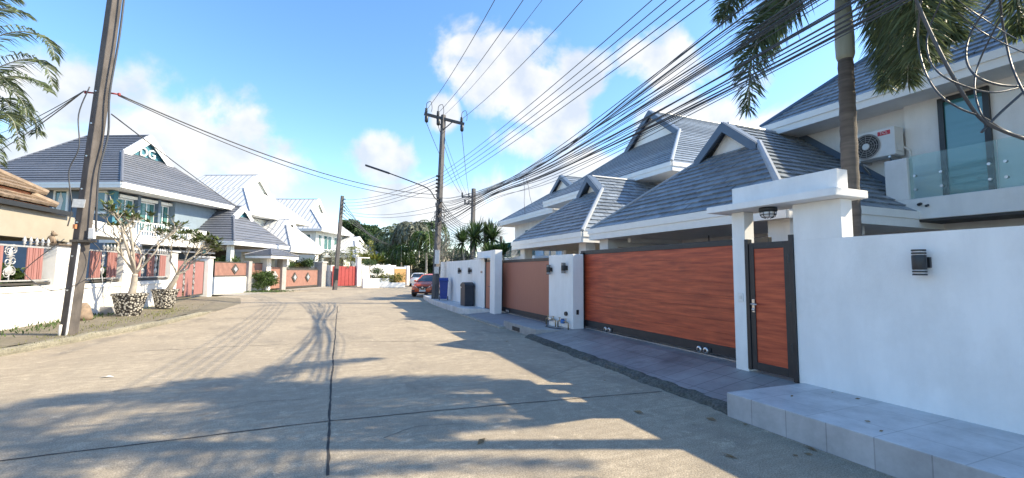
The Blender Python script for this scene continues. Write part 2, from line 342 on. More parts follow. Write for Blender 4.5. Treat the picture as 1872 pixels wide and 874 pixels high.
def dutch_roof(parent, T, u0, u1, v0, z0, zr, g, zg, D, hb, mt, mtrim, mcap, barge, gablem, pitch=.33, w=None, t=.035, jit=0., rnd=None, seam=None, cap=.07, fascia=.30, soff='soffit', bw=.2):
    """gablet ('Dutch gable') roof: eave rectangle u0..u1 x v0..D, front slope up to a gable at v=g,z=zg, ridge at zr, hipped back (hb)"""
    um = (u0 + u1) / 2; s = (zr - z0) / (um - u0); c = (zg - z0) / s; vb = D - hb; zb = z0 + (zg - z0)
    A, B = (u0, v0, z0), (u1, v0, z0); GA, GB = (u0 + c, g, zg), (u1 - c, g, zg); RF, RB = (um, g, zr), (um, vb, zr)
    vg = D - hb * (zg - z0) / (zr - z0)
    GAb, GBb = (u0 + c, vg, zg), (u1 - c, vg, zg); Ab, Bb = (u0, D, z0), (u1, D, z0)
    planes = [[A, B, GB, GA], [A, GA, GAb, Ab], [GA, RF, RB, GAb], [B, Bb, GBb, GB], [GB, GBb, RB, RF], [Ab, Bb, RB]]
    org = [A, A, A, B, B, Ab]
    mb = MB(T)
    for P, o in zip(planes, org): tile_face(mb, P, pitch, w, t, jit, rnd, origin=o)
    ro = mb.build('roof', mt, parent, recalc=False)
    if seam:
        sm = MB(T)
        for P in planes: seams(sm, P, seam)
        sm.build('roof_seam', M['seam'], ro)
    hc = MB(T); up = .03
    for p, q, k_ in ((A, GA, 1), (B, GB, .6), (RF, RB, .7), (RB, Ab, .6), (RB, Bb, .6)):
        hc.tube([V(p) + V((0, 0, up)), V(q) + V((0, 0, up))], cap * k_, 8)
    hc.build('hip_cap', mcap, ro)
    bb = MB(T); ov = .22
    for G in (GA, GB):
        p, q = V(G) + V((0, -ov, 0)), V(RF) + V((0, -ov, 0)); d = (q - p).normalized(); p2 = p - d * .12
        dn = V((0, 0, -bw / max(.3, math.cos(math.atan(s))) ))
        bb.prism([p2 + V((0, 0, .05)), q + V((0, 0, .05)), q + dn, p2 + dn], (0, .05, 0))
        e_ = V((0, .052, 0)); bb.prism([p2 + e_ + V((0, 0, .06)), q + e_ + V((0, 0, .06)), q + e_ + V((0, 0, -.03)), p2 + e_ + V((0, 0, -.03))], (0, ov + .05, 0))
    bb.build('barge_board', barge, ro)
    k = .12
    gb = MB(T); gb.prism([(u0 + c + k, g + .06, zg - .1), (u1 - c - k, g + .06, zg - .1), (um, g + .06, zr - .05)], (0, .08, 0))
    gb.build('gable_panel', gablem, ro)
    fa = MB(T); th = .045
    fa.box(u0 - .02, u1 + .02, v0 - th, v0, z0 - fascia, z0 - .0)
    fa.box(u0 - th, u0, v0 + .003, D, z0 - fascia, z0 - .0); fa.box(u1, u1 + th, v0 + .003, D, z0 - fascia, z0 - .0)
    fa.box(u0 - .05, u1 + .05, v0 - th - .025, v0 - th - .002, z0 - fascia * .45, z0 + .012)
    fa.box(u0 - th - .025, u0 - th - .002, v0, D, z0 - fascia * .45, z0 + .012); fa.box(u1 + th + .002, u1 + th + .025, v0, D, z0 - fascia * .45, z0 + .012)
    fa.build('fascia', mtrim, ro)
    so_ = MB(T); so_.box(u0 + .003, u1 - .003, v0 + .003, D - .02, z0 - fascia + .02, z0 - fascia + .05); so_.build('soffit', M[soff], ro)
    return ro
def window(parent, T, u0, u1, v, z0, z1, frame, pane, fw=.07, mull=1, out=-1, name='window'):
    """window on the wall face at v (outside is toward out*v); frame is the part, its pane a sub-part"""
    d = .06 * out; f = MB(T); lo, hi = sorted((v - .02 * out, v + d))
    f.box(u0, u0 + fw, lo, hi, z0, z1); f.box(u1 - fw, u1, lo, hi, z0, z1); f.box(u0 + fw + .001, u1 - fw - .001, lo, hi, z1 - fw, z1); f.box(u0 + fw + .001, u1 - fw - .001, lo, hi, z0, z0 + fw)
    for i in range(1, mull):
        x = u0 + (u1 - u0) * i / mull; f.box(x - fw * .4, x + fw * .4, lo + .004, hi - .004, z0 + fw, z1 - fw)
    fo = f.build(name, frame, parent)
    p = MB(T); a, b = sorted((v + .005 * out, v + .02 * out)); p.box(u0 + fw * .7, u1 - fw * .7, a, b, z0 + fw * .7, z1 - fw * .7); p.build('pane', pane, fo)
    return fo
# ------------------------------------------------------------------ ground materials
def ground_mat(name, c1, c2, fine, stain, stain_amt, bump=.35, fine_scale=55, streak=None):
    mt = bpy.data.materials.new(name); mt.use_nodes = True; t = mt.node_tree; b = t.nodes['Principled BSDF']; b.inputs['Roughness'].default_value = .82; b.inputs['Specular IOR Level'].default_value = .35
    co = t.nodes.new('ShaderNodeTexCoord')
    def noi(sc_, det=6, ro=.6, st=None):
        n = t.nodes.new('ShaderNodeTexNoise'); n.inputs['Scale'].default_value = sc_; n.inputs['Detail'].default_value = det; n.inputs['Roughness'].default_value = ro
        if st:
            mp = t.nodes.new('ShaderNodeMapping'); mp.inputs['Scale'].default_value = st; t.links.new(co.outputs['Object'], mp.inputs[0]); t.links.new(mp.outputs[0], n.inputs['Vector'])
        else: t.links.new(co.outputs['Object'], n.inputs['Vector'])
        return n.outputs['Fac']
    def rng(x, a, bb, c, d):
        n = t.nodes.new('ShaderNodeMapRange'); t.links.new(x, n.inputs[0])
        for i, q in enumerate((a, bb, c, d)): n.inputs[i + 1].default_value = q
        return n.outputs[0]
    def mixc(f, a, bb, mode='MIX'):
        n = t.nodes.new('ShaderNodeMix'); n.data_type = 'RGBA'; n.blend_type = mode
        if isinstance(f, float): n.inputs[0].default_value = f
        else: t.links.new(f, n.inputs[0])
        for k, q in ((6, a), (7, bb)):
            if isinstance(q, tuple): n.inputs[k].default_value = (*q, 1)
            else: t.links.new(q, n.inputs[k])
        return n.outputs[2]
    big = mixc(rng(noi(.55, 8, .68), .35, .66, 0, 1), c1, c2)
    st = mixc(rng(noi(1.35, 8, .7, streak), .52, .70, 0, stain_amt), big, stain)
    if streak:
        st = mixc(rng(noi(2.2, 7, .72, (.7, 5.5, 1)), .42, .62, 0, .8), st, tuple(x * .60 for x in c1)); st = mixc(rng(noi(3.1, 8, .8), .56, .66, 0, .8), st, tuple(min(1, x * 1.25) for x in c1))
    med = mixc(rng(noi(7, 6, .75), .42, .62, 0, .7), st, tuple(x * .58 for x in c1))
    sp = rng(noi(fine_scale, 3, .7), .3, .7, 1 - fine, 1 + fine)
    hs = t.nodes.new('ShaderNodeHueSaturation'); t.links.new(med, hs.inputs['Color']); t.links.new(sp, hs.inputs['Value'])
    # scattered pale and dark aggregate
    vo = t.nodes.new('ShaderNodeTexVoronoi'); vo.inputs['Scale'].default_value = 38; t.links.new(co.outputs['Object'], vo.inputs['Vector'])
    ag = mixc(rng(vo.outputs['Distance'], .05, .16, .55, 0), hs.outputs[0], (.12, .11, .095))
    t.links.new(ag, b.inputs['Base Color'])
    bu = t.nodes.new('ShaderNodeBump'); bu.inputs['Strength'].default_value = bump; bu.inputs['Distance'].default_value = .012
    t.links.new(noi(45, 6, .75), bu.inputs['Height']); t.links.new(bu.outputs[0], b.inputs['Normal']); return mt
M['road'] = ground_mat('worn_concrete_road', (.51, .43, .315), (.33, .28, .215), .5, (.15, .137, .12), .95, .8, 75, streak=(.8, .35, 1))
M['walk'] = ground_mat('mossy_sidewalk', (.24, .21, .155), (.19, .165, .115), .28, (.10, .105, .05), .75, .5)
M['earth'] = ground_mat('dry_earth', (.22, .17, .10), (.16, .13, .07), .3, (.10, .12, .04), .6, .5)
M['apron'] = ground_mat('pale_concrete_apron', (.42, .39, .33), (.36, .33, .28), .15, (.26, .24, .2), .5, .3)
M['rubble'] = ground_mat('broken_mossy_concrete', (.13, .125, .11), (.06, .065, .05), .5, (.035, .035, .035), .8, .9, 30)
def tile_mat(name, col, grout, tw, th, rough=.45, var=.12, stain=None):
    mt = bpy.data.materials.new(name); mt.use_nodes = True; t = mt.node_tree; b = t.nodes['Principled BSDF']; b.inputs['Roughness'].default_value = rough
    co = t.nodes.new('ShaderNodeTexCoord'); br = t.nodes.new('ShaderNodeTexBrick'); t.links.new(co.outputs['Object'], br.inputs['Vector'])
    br.inputs['Scale'].default_value = 1; br.inputs['Brick Width'].default_value = tw; br.inputs['Row Height'].default_value = th; br.inputs['Mortar Size'].default_value = .006; br.offset = 0; br.inputs['Mortar Smooth'].default_value = .3
    br.inputs['Color1'].default_value = (*[c * (1 - var) for c in col], 1); br.inputs['Color2'].default_value = (*[c * (1 + var) for c in col], 1); br.inputs['Mortar'].default_value = (*grout, 1)
    n = t.nodes.new('ShaderNodeTexNoise'); n.inputs['Scale'].default_value = 2.2; n.inputs['Detail'].default_value = 9; n.inputs['Roughness'].default_value = .7; t.links.new(co.outputs['Object'], n.inputs['Vector'])
    r = t.nodes.new('ShaderNodeMapRange'); t.links.new(n.outputs['Fac'], r.inputs[0]); r.inputs[1].default_value = .3; r.inputs[2].default_value = .7; r.inputs[3].default_value = .72; r.inputs[4].default_value = 1.22
    hs = t.nodes.new('ShaderNodeHueSaturation'); t.links.new(br.outputs[0], hs.inputs['Color']); t.links.new(r.outputs[0], hs.inputs['Value']); out = hs.outputs[0]
    if stain:
        n2 = t.nodes.new('ShaderNodeTexNoise'); n2.inputs['Scale'].default_value = .9; n2.inputs['Detail'].default_value = 7; n2.inputs['Roughness'].default_value = .7; t.links.new(co.outputs['Object'], n2.inputs['Vector'])
        r2 = t.nodes.new('ShaderNodeMapRange'); t.links.new(n2.outputs['Fac'], r2.inputs[0]); r2.inputs[1].default_value = .54; r2.inputs[2].default_value = .68; r2.inputs[4].default_value = .6
        m_ = t.nodes.new('ShaderNodeMix'); m_.data_type = 'RGBA'; t.links.new(r2.outputs[0], m_.inputs[0]); t.links.new(out, m_.inputs[6]); m_.inputs[7].default_value = (*stain, 1); out = m_.outputs[2]
    t.links.new(out, b.inputs['Base Color']); return mt
M['drivetile'] = tile_mat('slate_floor_tile', (.275, .27, .265), (.11, .11, .118), .6, .3, .5, .1, (.09, .085, .085))
M['platform'] = tile_mat('light_grey_floor_tile', (.57, .57, .57), (.42, .42, .42), .6, .6, .5, .04, (.48, .475, .46))
M['platface'] = tile_mat('grey_riser_tile', (.40, .40, .41), (.27, .27, .275), .4, .3, .5, .06)
M['drive2'] = material('fine_grey_screed', (.26, .26, .27), .8, .06, 3, .2, 80)
# the riser's tiles run along the vertical face: swap axes
for nm in ('platface',):
    t = M[nm].node_tree; co = [n for n in t.nodes if n.type == 'TEX_COORD'][0]; br = [n for n in t.nodes if n.type == 'TEX_BRICK'][0]
    sx = t.nodes.new('ShaderNodeSeparateXYZ'); cx = t.nodes.new('ShaderNodeCombineXYZ'); t.links.new(co.outputs['Object'], sx.inputs[0]); t.links.new(sx.outputs[1], cx.inputs[0]); t.links.new(sx.outputs[2], cx.inputs[1]); t.links.new(cx.outputs[0], br.inputs['Vector'])

# ------------------------------------------------------------------ ground, road, kerbs
mb = MB(); S_ = 1500
mb.add([(-S_, -S_, -.03), (S_, -S_, -.03), (S_, S_, -.03), (-S_, S_, -.03)], [(0, 1, 2, 3)]); structure(mb.build('ground', M['earth'], recalc=False))
mb = MB(); rp = [(-12, -14, 0), (7, -14, 0), (7, 24, 0), (8.2, 27.5, 0), (13, 36, 0), (26, 50, 0), (40, 60, 0), (40, 72, 0), (15, 58.5, 0), (8.5, 53, 0), (3.5, 49.6, 0), (-1, 47, 0), (-4.5, 43, 0), (-6.3, 34, 0), (-7.2, 25, 0), (-8.5, 12, 0)]
mb.add(rp, [tuple(range(len(rp)))]); structure(mb.build('road', M['road']))
def wobble_strip(pts, w, seed, z, amp=.012, step=.12):
    rn = random.Random(seed); out = MB(); L = []
    for a, b in zip(pts[:-1], pts[1:]):
        a, b = V((*a, 0)), V((*b, 0)); n = max(2, int((b - a).length / step)); d = (b - a).normalized(); s = V((-d.y, d.x, 0))
        for i in range(n + (1 if b == V((*pts[-1], 0)) else 0)):
            p = a.lerp(b, i / n); o = (noise.noise(V((p.x * 1.1, p.y * 1.1, seed))) * amp * 2 + rn.uniform(-amp, amp) * .5); ww = w * (.75 + .6 * rn.random()) / 2
            L.append((p + s * (o + ww), p + s * (o - ww)))
    vs = [V((q.x, q.y, z)) for pr in L for q in pr]
    return out.add(vs, [(2 * i, 2 * i + 1, 2 * i + 3, 2 * i + 2) for i in range(len(L) - 1)])
M['tar'] = material('road_joint_filler', (.045, .042, .038), .9, .3, 12)
M['crack'] = material('road_joint_worn', (.12, .11, .095), .9, .3, 12)
def gp(px, py): p = GZ(px, py); return (p.x, p.y)
structure(wobble_strip([gp(598, 870), gp(606, 700), gp(612, 620), gp(617, 560)], .024, 3, .004, .01).build('road_joint', M['tar'], recalc=False))
structure(wobble_strip([gp(-60, 851), gp(330, 803), gp(600, 770)], .018, 5, .005, .01).build('road_joint', M['tar'], recalc=False))
structure(wobble_strip([gp(600, 770), gp(900, 742), gp(1210, 716)], .016, 6, .005, .01).build('road_joint', M['tar'], recalc=False))
structure(wobble_strip([gp(240, 643), gp(420, 634), gp(612, 625)], .02, 7, .005, .012).build('road_joint', M['crack'], recalc=False))
structure(wobble_strip([gp(612, 626), gp(760, 624), gp(930, 624)], .02, 8, .005, .012).build('road_joint', M['crack'], recalc=False))
structure(wobble_strip([gp(250, 585), gp(430, 583), gp(618, 584)], .025, 9, .005, .012).build('road_joint', M['crack'], recalc=False))
for k_, (pts_, w_) in enumerate((([(205, 716), (300, 702), (392, 690)], .01), ([(700, 800), (760, 780), (850, 774)], .008), ([(360, 760), (470, 735), (560, 730)], .008), ([(1000, 690), (1060, 668), (1150, 660)], .008))):
    structure(wobble_strip([gp(*q_) for q_ in pts_], w_, 20 + k_, .004, .02, .07).build('road_crack', M['crack'], recalc=False))
# pavement on the far side with a rounded, chipped kerb
KB = [(-7.1, 6.5), (-6.35, 9.6), (-5.78, 11.8), (-5.3, 13.6), (-4.85, 15.4), (-4.5, 17.5), (-4.25, 19.6), (-4.3, 21.5)]
mb = MB(); rn = random.Random(2); prof = [(0, -.02), (.0, .06), (.02, .12), (.05, .145), (.14, .152)]
pts = []
for a, b in zip(KB[:-1], KB[1:]):
    for i in range(12): pts.append((a[0] + (b[0] - a[0]) * i / 12, a[1] + (b[1] - a[1]) * i / 12))
rows = []
for (x, y) in pts:
    j = rn.uniform(-.012, .012) + noise.noise(V((x * 2, y * 2, 0))) * .04; hz = 1 + noise.noise(V((x, y * 1.7, 5))) * .22
    hz *= min(1, (len(pts) - len(rows)) / 14 + .05); rows.append([(x + .03 - q[0] + j, y, q[1] * hz) for q in prof])
k = len(prof); mb.add([p for r in rows for p in r], [(i * k + j, (i + 1) * k + j, (i + 1) * k + j + 1, i * k + j + 1) for i in range(len(rows) - 1) for j in range(k - 1)])

M['kerb'] = ground_mat('mossy_kerb_concrete', (.30, .28, .22), (.20, .19, .14), .35, (.075, .075, .05), .85, .9, 30)
structure(mb.build('kerb', M['kerb'], recalc=False))
mb = MB(); top = [(p[0] - .13, p[1], .148 * min(1, (len(pts) - i_) / 14 + .05) + noise.noise(V((p[0] * 2, p[1] * 2, 3))) * .012) for i_, p in enumerate(pts)]
back = [(-8.2 + .075 * (p[1] - 15), p[1], .16) for p in pts]; n = len(pts)
mb.add(top + back, [(i, i + 1, n + i + 1, n + i) for i in range(n - 1)]); structure(mb.build('sidewalk', M['walk'], recalc=False))
mb = MB(); mb.add([(-4.40, 21.38, .02), (-8, 21.38, .161), (-7.2, 25.6, .16), (-5.0, 25.6, .06)], [(0, 1, 2, 3)]); mb.add([(-5.0, 25.6, .06), (-7.2, 25.6, .16), (-6.6, 30.2, .2), (-4.7, 30.3, .02)], [(0, 1, 2, 3)])
mb.add([(-4.25, 21.38, .012), (-4.42, 21.38, .02), (-5.0, 25.6, .06), (-4.7, 30.3, .02), (-4.0, 26, .006), (-4.15, 21.38, .006)], [(0, 1, 2, 3, 4, 5)])
structure(mb.build('driveway_apron', M['walk'], recalc=False))

# ------------------------------------------------------------------ our side: raised tiled slabs and driveways
PX, WX = 4.44, 5.75
mb = MB(); mb.box(PX, 6.3, -12, 3.93, -.02, .28); mb.v[2] = V((6.3, 3.87, -.02)); mb.v[6] = V((6.3, 3.87, .28))
pf = mb.build('pavement_slab', [M['platform'], M['platface']], bevel=.008)
for p in pf.data.polygons: p.material_index = 0 if p.normal.z > .9 else 1
structure(pf)
mb = MB(); DR = [(4.92, 10.3, .085), (4.70, 4.15, .085), (4.55, 3.95, .085), (5.75, 3.87, .27), (6.45, 3.87, .29), (6.45, 11.0, .29), (5.75, 10.4, .27)]
mb.add([(4.92, 10.3, .09), (4.62, 3.94, .09), (5.75, 3.935, .262), (5.75, 10.4, .262), (8, 3.935, .28), (8, 10.4, .28)], [(0, 1, 2, 3), (3, 2, 4, 5)])
structure(mb.build('driveway', M['drivetile'], recalc=False))
mb = MB(); rn = random.Random(11); n = 70; rows = []
for i in range(n + 1):
    f = i / n; y = 3.9 + 6.5 * f; xi = 4.64 + (4.92 - 4.64) * f; w = .17 + .07 * noise.noise(V((y * 1.5, 0, 2))) + rn.uniform(-.025, .025); h = .085 + noise.noise(V((y * 4, 1, 0))) * .03
    rows.append([(xi + .03, y, .088), (xi - .01, y, h + .01), (xi - w * .4, y, h * .85 + rn.uniform(-.02, .02)), (xi - w * .75, y, h * .55 + rn.uniform(-.02, .02)), (xi - w, y, -.01)])
k = 5; mb.add([p for r in rows for p in r], [(i * k + j, (i + 1) * k + j, (i + 1) * k + j + 1, i * k + j + 1) for i in range(n) for j in range(k - 1)])
structure(mb.build('broken_driveway_edge', M['rubble'], recalc=False))
mb = MB(); mb.add([(4.98, 12.3, .05), (4.98, 16.4, .05), (5.75, 15.9, .15), (5.75, 12.0, .15), (8, 15.9, .17), (8, 10.9, .17), (5.75, 10.9, .15)], [(0, 3, 2, 1), (3, 6, 5, 4, 2)]); structure(mb.build('driveway', M['drive2'], recalc=False))
mb = MB(); mb.box(4.78, 5.0, 12.3, 16.6, -.01, .052); structure(mb.build('gutter_strip', M['apron'], bevel=.01))
mb = MB(); poly = [(5.35, 26.4), (4.98, 22), (4.9, 17.2), (5.15, 16.55), (5.8, 15.95), (6.2, 15.95), (6.2, 26.4)]
mb.prism([(x, y, -.02) for x, y in poly], (0, 0, .27)); structure(mb.build('pavement_slab', M['platform'], bevel=.02))
# slab with the drain mouth in front of the meter pillar
t = thing('drain_slab', 'grey concrete slab with a square drain mouth in front of the water meter pillar', 'drain slab', (5.3, 11, 0))
mb = MB(); mb.prism([(4.97, 10.25, -.01), (5.74, 9.72, -.01), (5.74, 12.45, -.01), (4.97, 12.45, -.01)], (0, 0, .235)); mb.build('slab', M['grey'], t, bevel=.012)
mb = MB(); mb.box(4.955, 4.975, 11.25, 11.75, .03, .14); mb.build('drain_mouth', M['black'], t)

# ------------------------------------------------------------------ boundary walls, portal, pillar
w = thing('boundary_wall', 'long smooth white wall beside the narrow wooden gate with one black lamp on it', 'wall', (WX, 1, 0))
mb = MB(); mb.box(WX, WX + .2, -9, 3.932, .0, 2.14); mb.build('wall', M['white'], w)
pt = thing('gate_portal', 'white cross-shaped portal with a thin canopy over the narrow wooden gate', 'gate portal', (WX, 4.2, 0))
mb = MB(); mb.box(WX, WX + .22, 3.332, 3.931, 2.141, 2.62); mb.build('pier', M['white'], pt)
mb = MB(); mb.box(WX - .003, WX + .2, 4.68, 4.9, 0, 2.62); mb.build('post', M['white'], pt, bevel=.008)
mb = MB(); mb.box(WX - .28, WX + .36, 3.22, 5.12, 2.623, 2.72); mb.build('canopy', M['white'], pt, bevel=.008)
mb = MB(); mb.box(WX - .001, WX + .221, 3.36, 4.88, 2.723, 3.0); mb.build('fascia', M['white'], pt, bevel=.01)
mb = MB(); mb.box(WX - .016, WX - .005, 4.73, 4.82, 1.27, 1.40); so_ = mb.build('switch_plate', M['acwhite'], pt, bevel=.003)
mb = MB(); mb.box(WX - .022, WX - .016, 4.755, 4.795, 1.31, 1.36); mb.build('button', M['paper'], so_)
lp = thing('ceiling_lamp', 'small black caged lamp under the white portal canopy', 'lamp', (WX - .05, 4.25, 2.62))
c = (WX - .05, 4.25, 0)
mb = MB(); mb.lathe([(.11, 2.621), (.115, 2.60), (.115, 2.565), (.09, 2.56)], c, 20); mb.build('base', M['black'], lp, True)
mb = MB(); mb.lathe([(.085, 2.559), (.09, 2.54), (.085, 2.505), (.06, 2.485), (.02, 2.48)], c, 16); gl = mb.build('glass_globe', M['lampglass'], lp, True)
mb = MB()
for k in range(8):
    a = k * math.pi / 4; mb.tube([(c[0] + math.cos(a) * r, c[1] + math.sin(a) * r, z) for r, z in ((.1, 2.56), (.1, 2.52), (.085, 2.49), (.04, 2.47))], .005, 5)
mb.lathe([(.1, 2.525), (.106, 2.52), (.1, 2.515)], c, 16); mb.build('cage', M['black'], lp)

# narrow wooden gate
g = thing('pedestrian_gate', 'narrow red wooden gate in a black frame under the white portal', 'gate', (WX + .05, 4.3, .28))
gx = WX - .02
mb = MB(); mb.box(gx, gx + .09, 3.935, 4.0, .265, 2.22); mb.box(gx, gx + .09, 4.62, 4.678, .30, 2.20); mb.build('gate_post', M['black'], g, bevel=.004)
mb = MB(); a, b, z0, z1 = 4.006, 4.614, .31, 2.14
mb.box(gx + .015, gx + .065, a, a + .075, z0, z1); mb.box(gx + .015, gx + .065, b - .075, b, z0, z1); mb.box(gx + .016, gx + .064, a + .076, b - .076, z1 - .09, z1); mb.box(gx + .016, gx + .064, a + .076, b - .076, z0, z0 + .11); mb.build('frame', M['black'], g, bevel=.003)
mb = MB(); mb.box(gx + .03, gx + .05, a + .07, b - .07, z0 + .105, z1 - .085); mb.build('panel', M['wood'], g)
mb = MB(); mb.box(gx - .002, gx + .014, b - .075, b - .035, 1.13, 1.32); hd = mb.build('handle', M['steel'], g, bevel=.004)
mb = MB(); mb.tube([(gx, b - .055, 1.25), (gx - .05, b - .055, 1.25), (gx - .055, b - .15, 1.25)], .012, 8); mb.lathe([(.022, -.012), (.022, .0)], (gx, b - .055, 1.17), 12, 'x'); mb.build('lever', M['steel'], hd, True)
for z in (.7, 1.25, 1.9):
    mb = MB(); mb.lathe([(.018, z - .06), (.018, z + .06)], (gx + .008, 4.003, 0), 10); mb.build('hinge', M['black'], g)

# sliding gates
def sliding(name, label, y0, y1, z0, z1, x, pm, rollers, vertical=False):
    g = thing(name, label, 'sliding gate', (x, (y0 + y1) / 2, z0)); f = .10
    mb = MB(); mb.box(x - .03, x + .05, y0, y1, z1 - f, z1); mb.box(x - .03, x + .05, y0, y1, z0 + .03, z0 + .19); mb.box(x - .029, x + .049, y1 - .09, y1, z0 + .191, z1 - f - .001); mb.box(x - .029, x + .049, y0, y0 + .09, z0 + .191, z1 - f - .001); mb.build('frame', M['black'], g, bevel=.004)
    pn = MB(); h = (z1 - f - z0 - .19)
    if vertical:
        n = 56; wd = (y1 - y0 - .18) / n
        for i in range(n): pn.box(x - .012 - (.0015 if i % 2 else 0), x + .01, y0 + .09 + i * wd + .0008, y0 + .09 + (i + 1) * wd - .0008, z0 + .185, z1 - f + .005)
    else:
        n = 8; hh = h / n
        for i in range(n): pn.box(x - .015, x + .012, y0 + .085, y1 - .085, z0 + .19 + i * hh + .002, z0 + .19 + (i + 1) * hh - .0005)
    pn.box(x + .0125, x + .02, y0 + .085, y1 - .085, z0 + .185, z1 - f + .004)
    pn.build('panel', pm, g)
    for y in rollers:
        for dy in (-.075, .075):
            mb = MB(); mb.lathe([(.02, -.022), (.055, -.02), (.062, -.008), (.055, 0), (.062, .008), (.055, .02), (.02, .022)], (x - .055, y + dy, z0 + .062), 16, 'x'); r = mb.build('wheel', M['steel'], g, True)
            mb = MB(); mb.lathe([(.028, -.024), (.028, .0)], (x - .057, y + dy, z0 + .062), 12, 'x'); mb.build('hub', M['black'], r)
        mb = MB(); mb.box(x - .05, x - .031, y - .17, y + .17, z0 + .05, z0 + .12); mb.build('wheel_bracket', M['black'], g, bevel=.004)
    mb = MB(); mb.box(x - .075, x - .035, y0, y1, z0 - .015, z0 + .004); mb.build('track', M['steel'], g)
    return g
sliding('sliding_gate', 'wide red wooden sliding gate with a black frame and small white rollers', 4.6, 9.95, .285, 2.25, 6.18, M['wood'], (5.9, 8.75))
mb = MB(); mb.box(6.10, 6.16, 9.78, 9.9, .28, 2.2)
tag(mb.build('gate_stop_post', M['black'], bevel=.004), 'slim black post where the wide red wooden gate meets the white meter pillar', 'post')
sliding('sliding_gate', 'plain brown sliding gate of fine upright boards between the meter pillar and the second door', 10.9, 15.75, .175, 2.13, 6.22, M['wood2'], (11.7, 15.1), True)
w = thing('gate_pillar', 'broad white pillar with two black lamps between the two sliding gates', 'pillar', (5.9, 10.4, 0))
mb = MB(); mb.box(WX, WX + .32, 9.69, 11.0, 0, 2.155); mb.build('pillar', M['white'], w, bevel=.012)
mb = MB(); mb.box(WX + .10, WX + .17, 9.676, 9.692, .62, .74); mb.build('sensor_box', M['black'], w, bevel=.004)
# second portal with its narrow door, then the far wall
w = thing('gate_portal', 'white portal with a raised top around the slim brown door beside the brown sliding gate', 'gate portal', (WX, 16, 0))
mb = MB(); mb.box(WX - .07, WX + .22, 15.15, 15.66, 0, 2.5); mb.build('pier', M['white'], w, bevel=.01)
mb = MB(); mb.box(WX, WX + .22, 15.662, 16.5, 2.14, 2.5); mb.build('lintel', M['white'], w)
mb = MB(); mb.box(WX - .001, WX + .221, 16.502, 17.42, 0, 2.501); mb.build('pier', M['white'], w, bevel=.01)
mb = MB(); mb.box(WX - .3, WX, 15.67, 16.9, 2.2, 2.24); mb.build('canopy', M['white'], w)
mb = MB(); mb.lathe([(.05, 2.2), (.06, 2.16), (.045, 2.07), (.02, 2.05)], (WX - .14, 15.95, 0), 12); mb.build('lamp', M['black'], w, True)
mb = MB(); mb.box(WX - .012, WX - .002, 16.72, 16.96, 1.62, 1.72); pl_ = mb.build('number_plate', M['steel'], w)
mb = MB()
for i, (dy, w_) in enumerate(((-.07, .035), (-.025, .03), (.02, .035), (.065, .03))): mb.box(WX - .014, WX - .0125, 16.84 + dy - w_ / 2, 16.84 + dy + w_ / 2, 1.645, 1.695)
mb.build('numerals', M['black'], pl_)
g = thing('pedestrian_gate', 'slim brown door in a dark frame inside the far white portal', 'gate', (WX + .08, 16.1, .2))
mb = MB(); x = WX + .03; mb.box(x, x + .07, 15.665, 15.73, .2, 2.13); mb.box(x, x + .07, 16.43, 16.498, .2, 2.13); mb.box(x + .002, x + .068, 15.731, 16.429, 2.06, 2.13); mb.box(x + .002, x + .068, 15.731, 16.429, .2, .27); mb.build('frame', M['black'], g)
mb = MB(); mb.box(x + .02, x + .05, 15.725, 16.435, .265, 2.065); mb.build('panel', M['wood2'], g)
mb = MB(); mb.tube([(x, 15.82, 1.12), (x - .05, 15.82, 1.12), (x - .05, 15.97, 1.12)], .014, 6); mb.build('handle', M['black'], g)
w = thing('boundary_wall', 'white wall with a thin vertical joint and two black lamps at the far end', 'wall', (WX, 20, 0))
mb = MB(); mb.box(WX + .01, WX + .2, 17.425, 18.58, 0, 2.2); mb.box(WX + .01, WX + .2, 18.6, 23.9, 0, 2.195); mb.build('wall', M['white'], w, bevel=.012)
mb = MB(); mb.box(WX + .03, WX + .19, 18.575, 18.605, 0, 2.18); mb.build('joint', M['grey'], w)

# up-and-down wall lamps
def wall_lamp(loc, label):
    t = thing('wall_lamp', label, 'wall lamp', (0, 0, 0), 0, 'black up-and-down lamps on the white walls')
    mb = MB(); mb.box(-.03, 0, -.06, .06, -.055, .055); mb.build('back_plate', M['black'], t, bevel=.004)
    mb = MB(); c = (-.10, 0, 0); mb.lathe([(.058, -.075), (.06, -.07), (.06, .07), (.058, .075)], c, 24); mb.build('body', M['black'], t, True)
    for s in (-1, 1):
        mb = MB(); mb.lathe([(.05, s * .075), (.05, s * .128)], c, 24); mb.build('lens', M['lampglass'], t, True)
        for z in (.095, .125):
            mb = MB(); mb.lathe([(.05, s * z - .009), (.06, s * z - .009), (.06, s * z + .009), (.05, s * z + .009)], c, 24); mb.build('ring', M['black'], t)
    t.location = loc; return t
L0 = wall_lamp((WX, 2.55, 1.82), 'black and clear banded lamp on the long white wall right of the narrow gate')
repeat(L0, (WX, 9.99, 1.80), 0, 'black banded lamp nearer the wide red gate on the meter pillar')
repeat(L0, (WX, 10.83, 1.76), 0, 'black banded lamp nearer the brown gate on the meter pillar')
repeat(L0, (WX + .01, 18.25, 1.72), 0, 'small black lamp just right of the joint in the far white wall')
repeat(L0, (WX + .01, 19.85, 1.72), 0, 'small black lamp left of the joint in the far white wall')
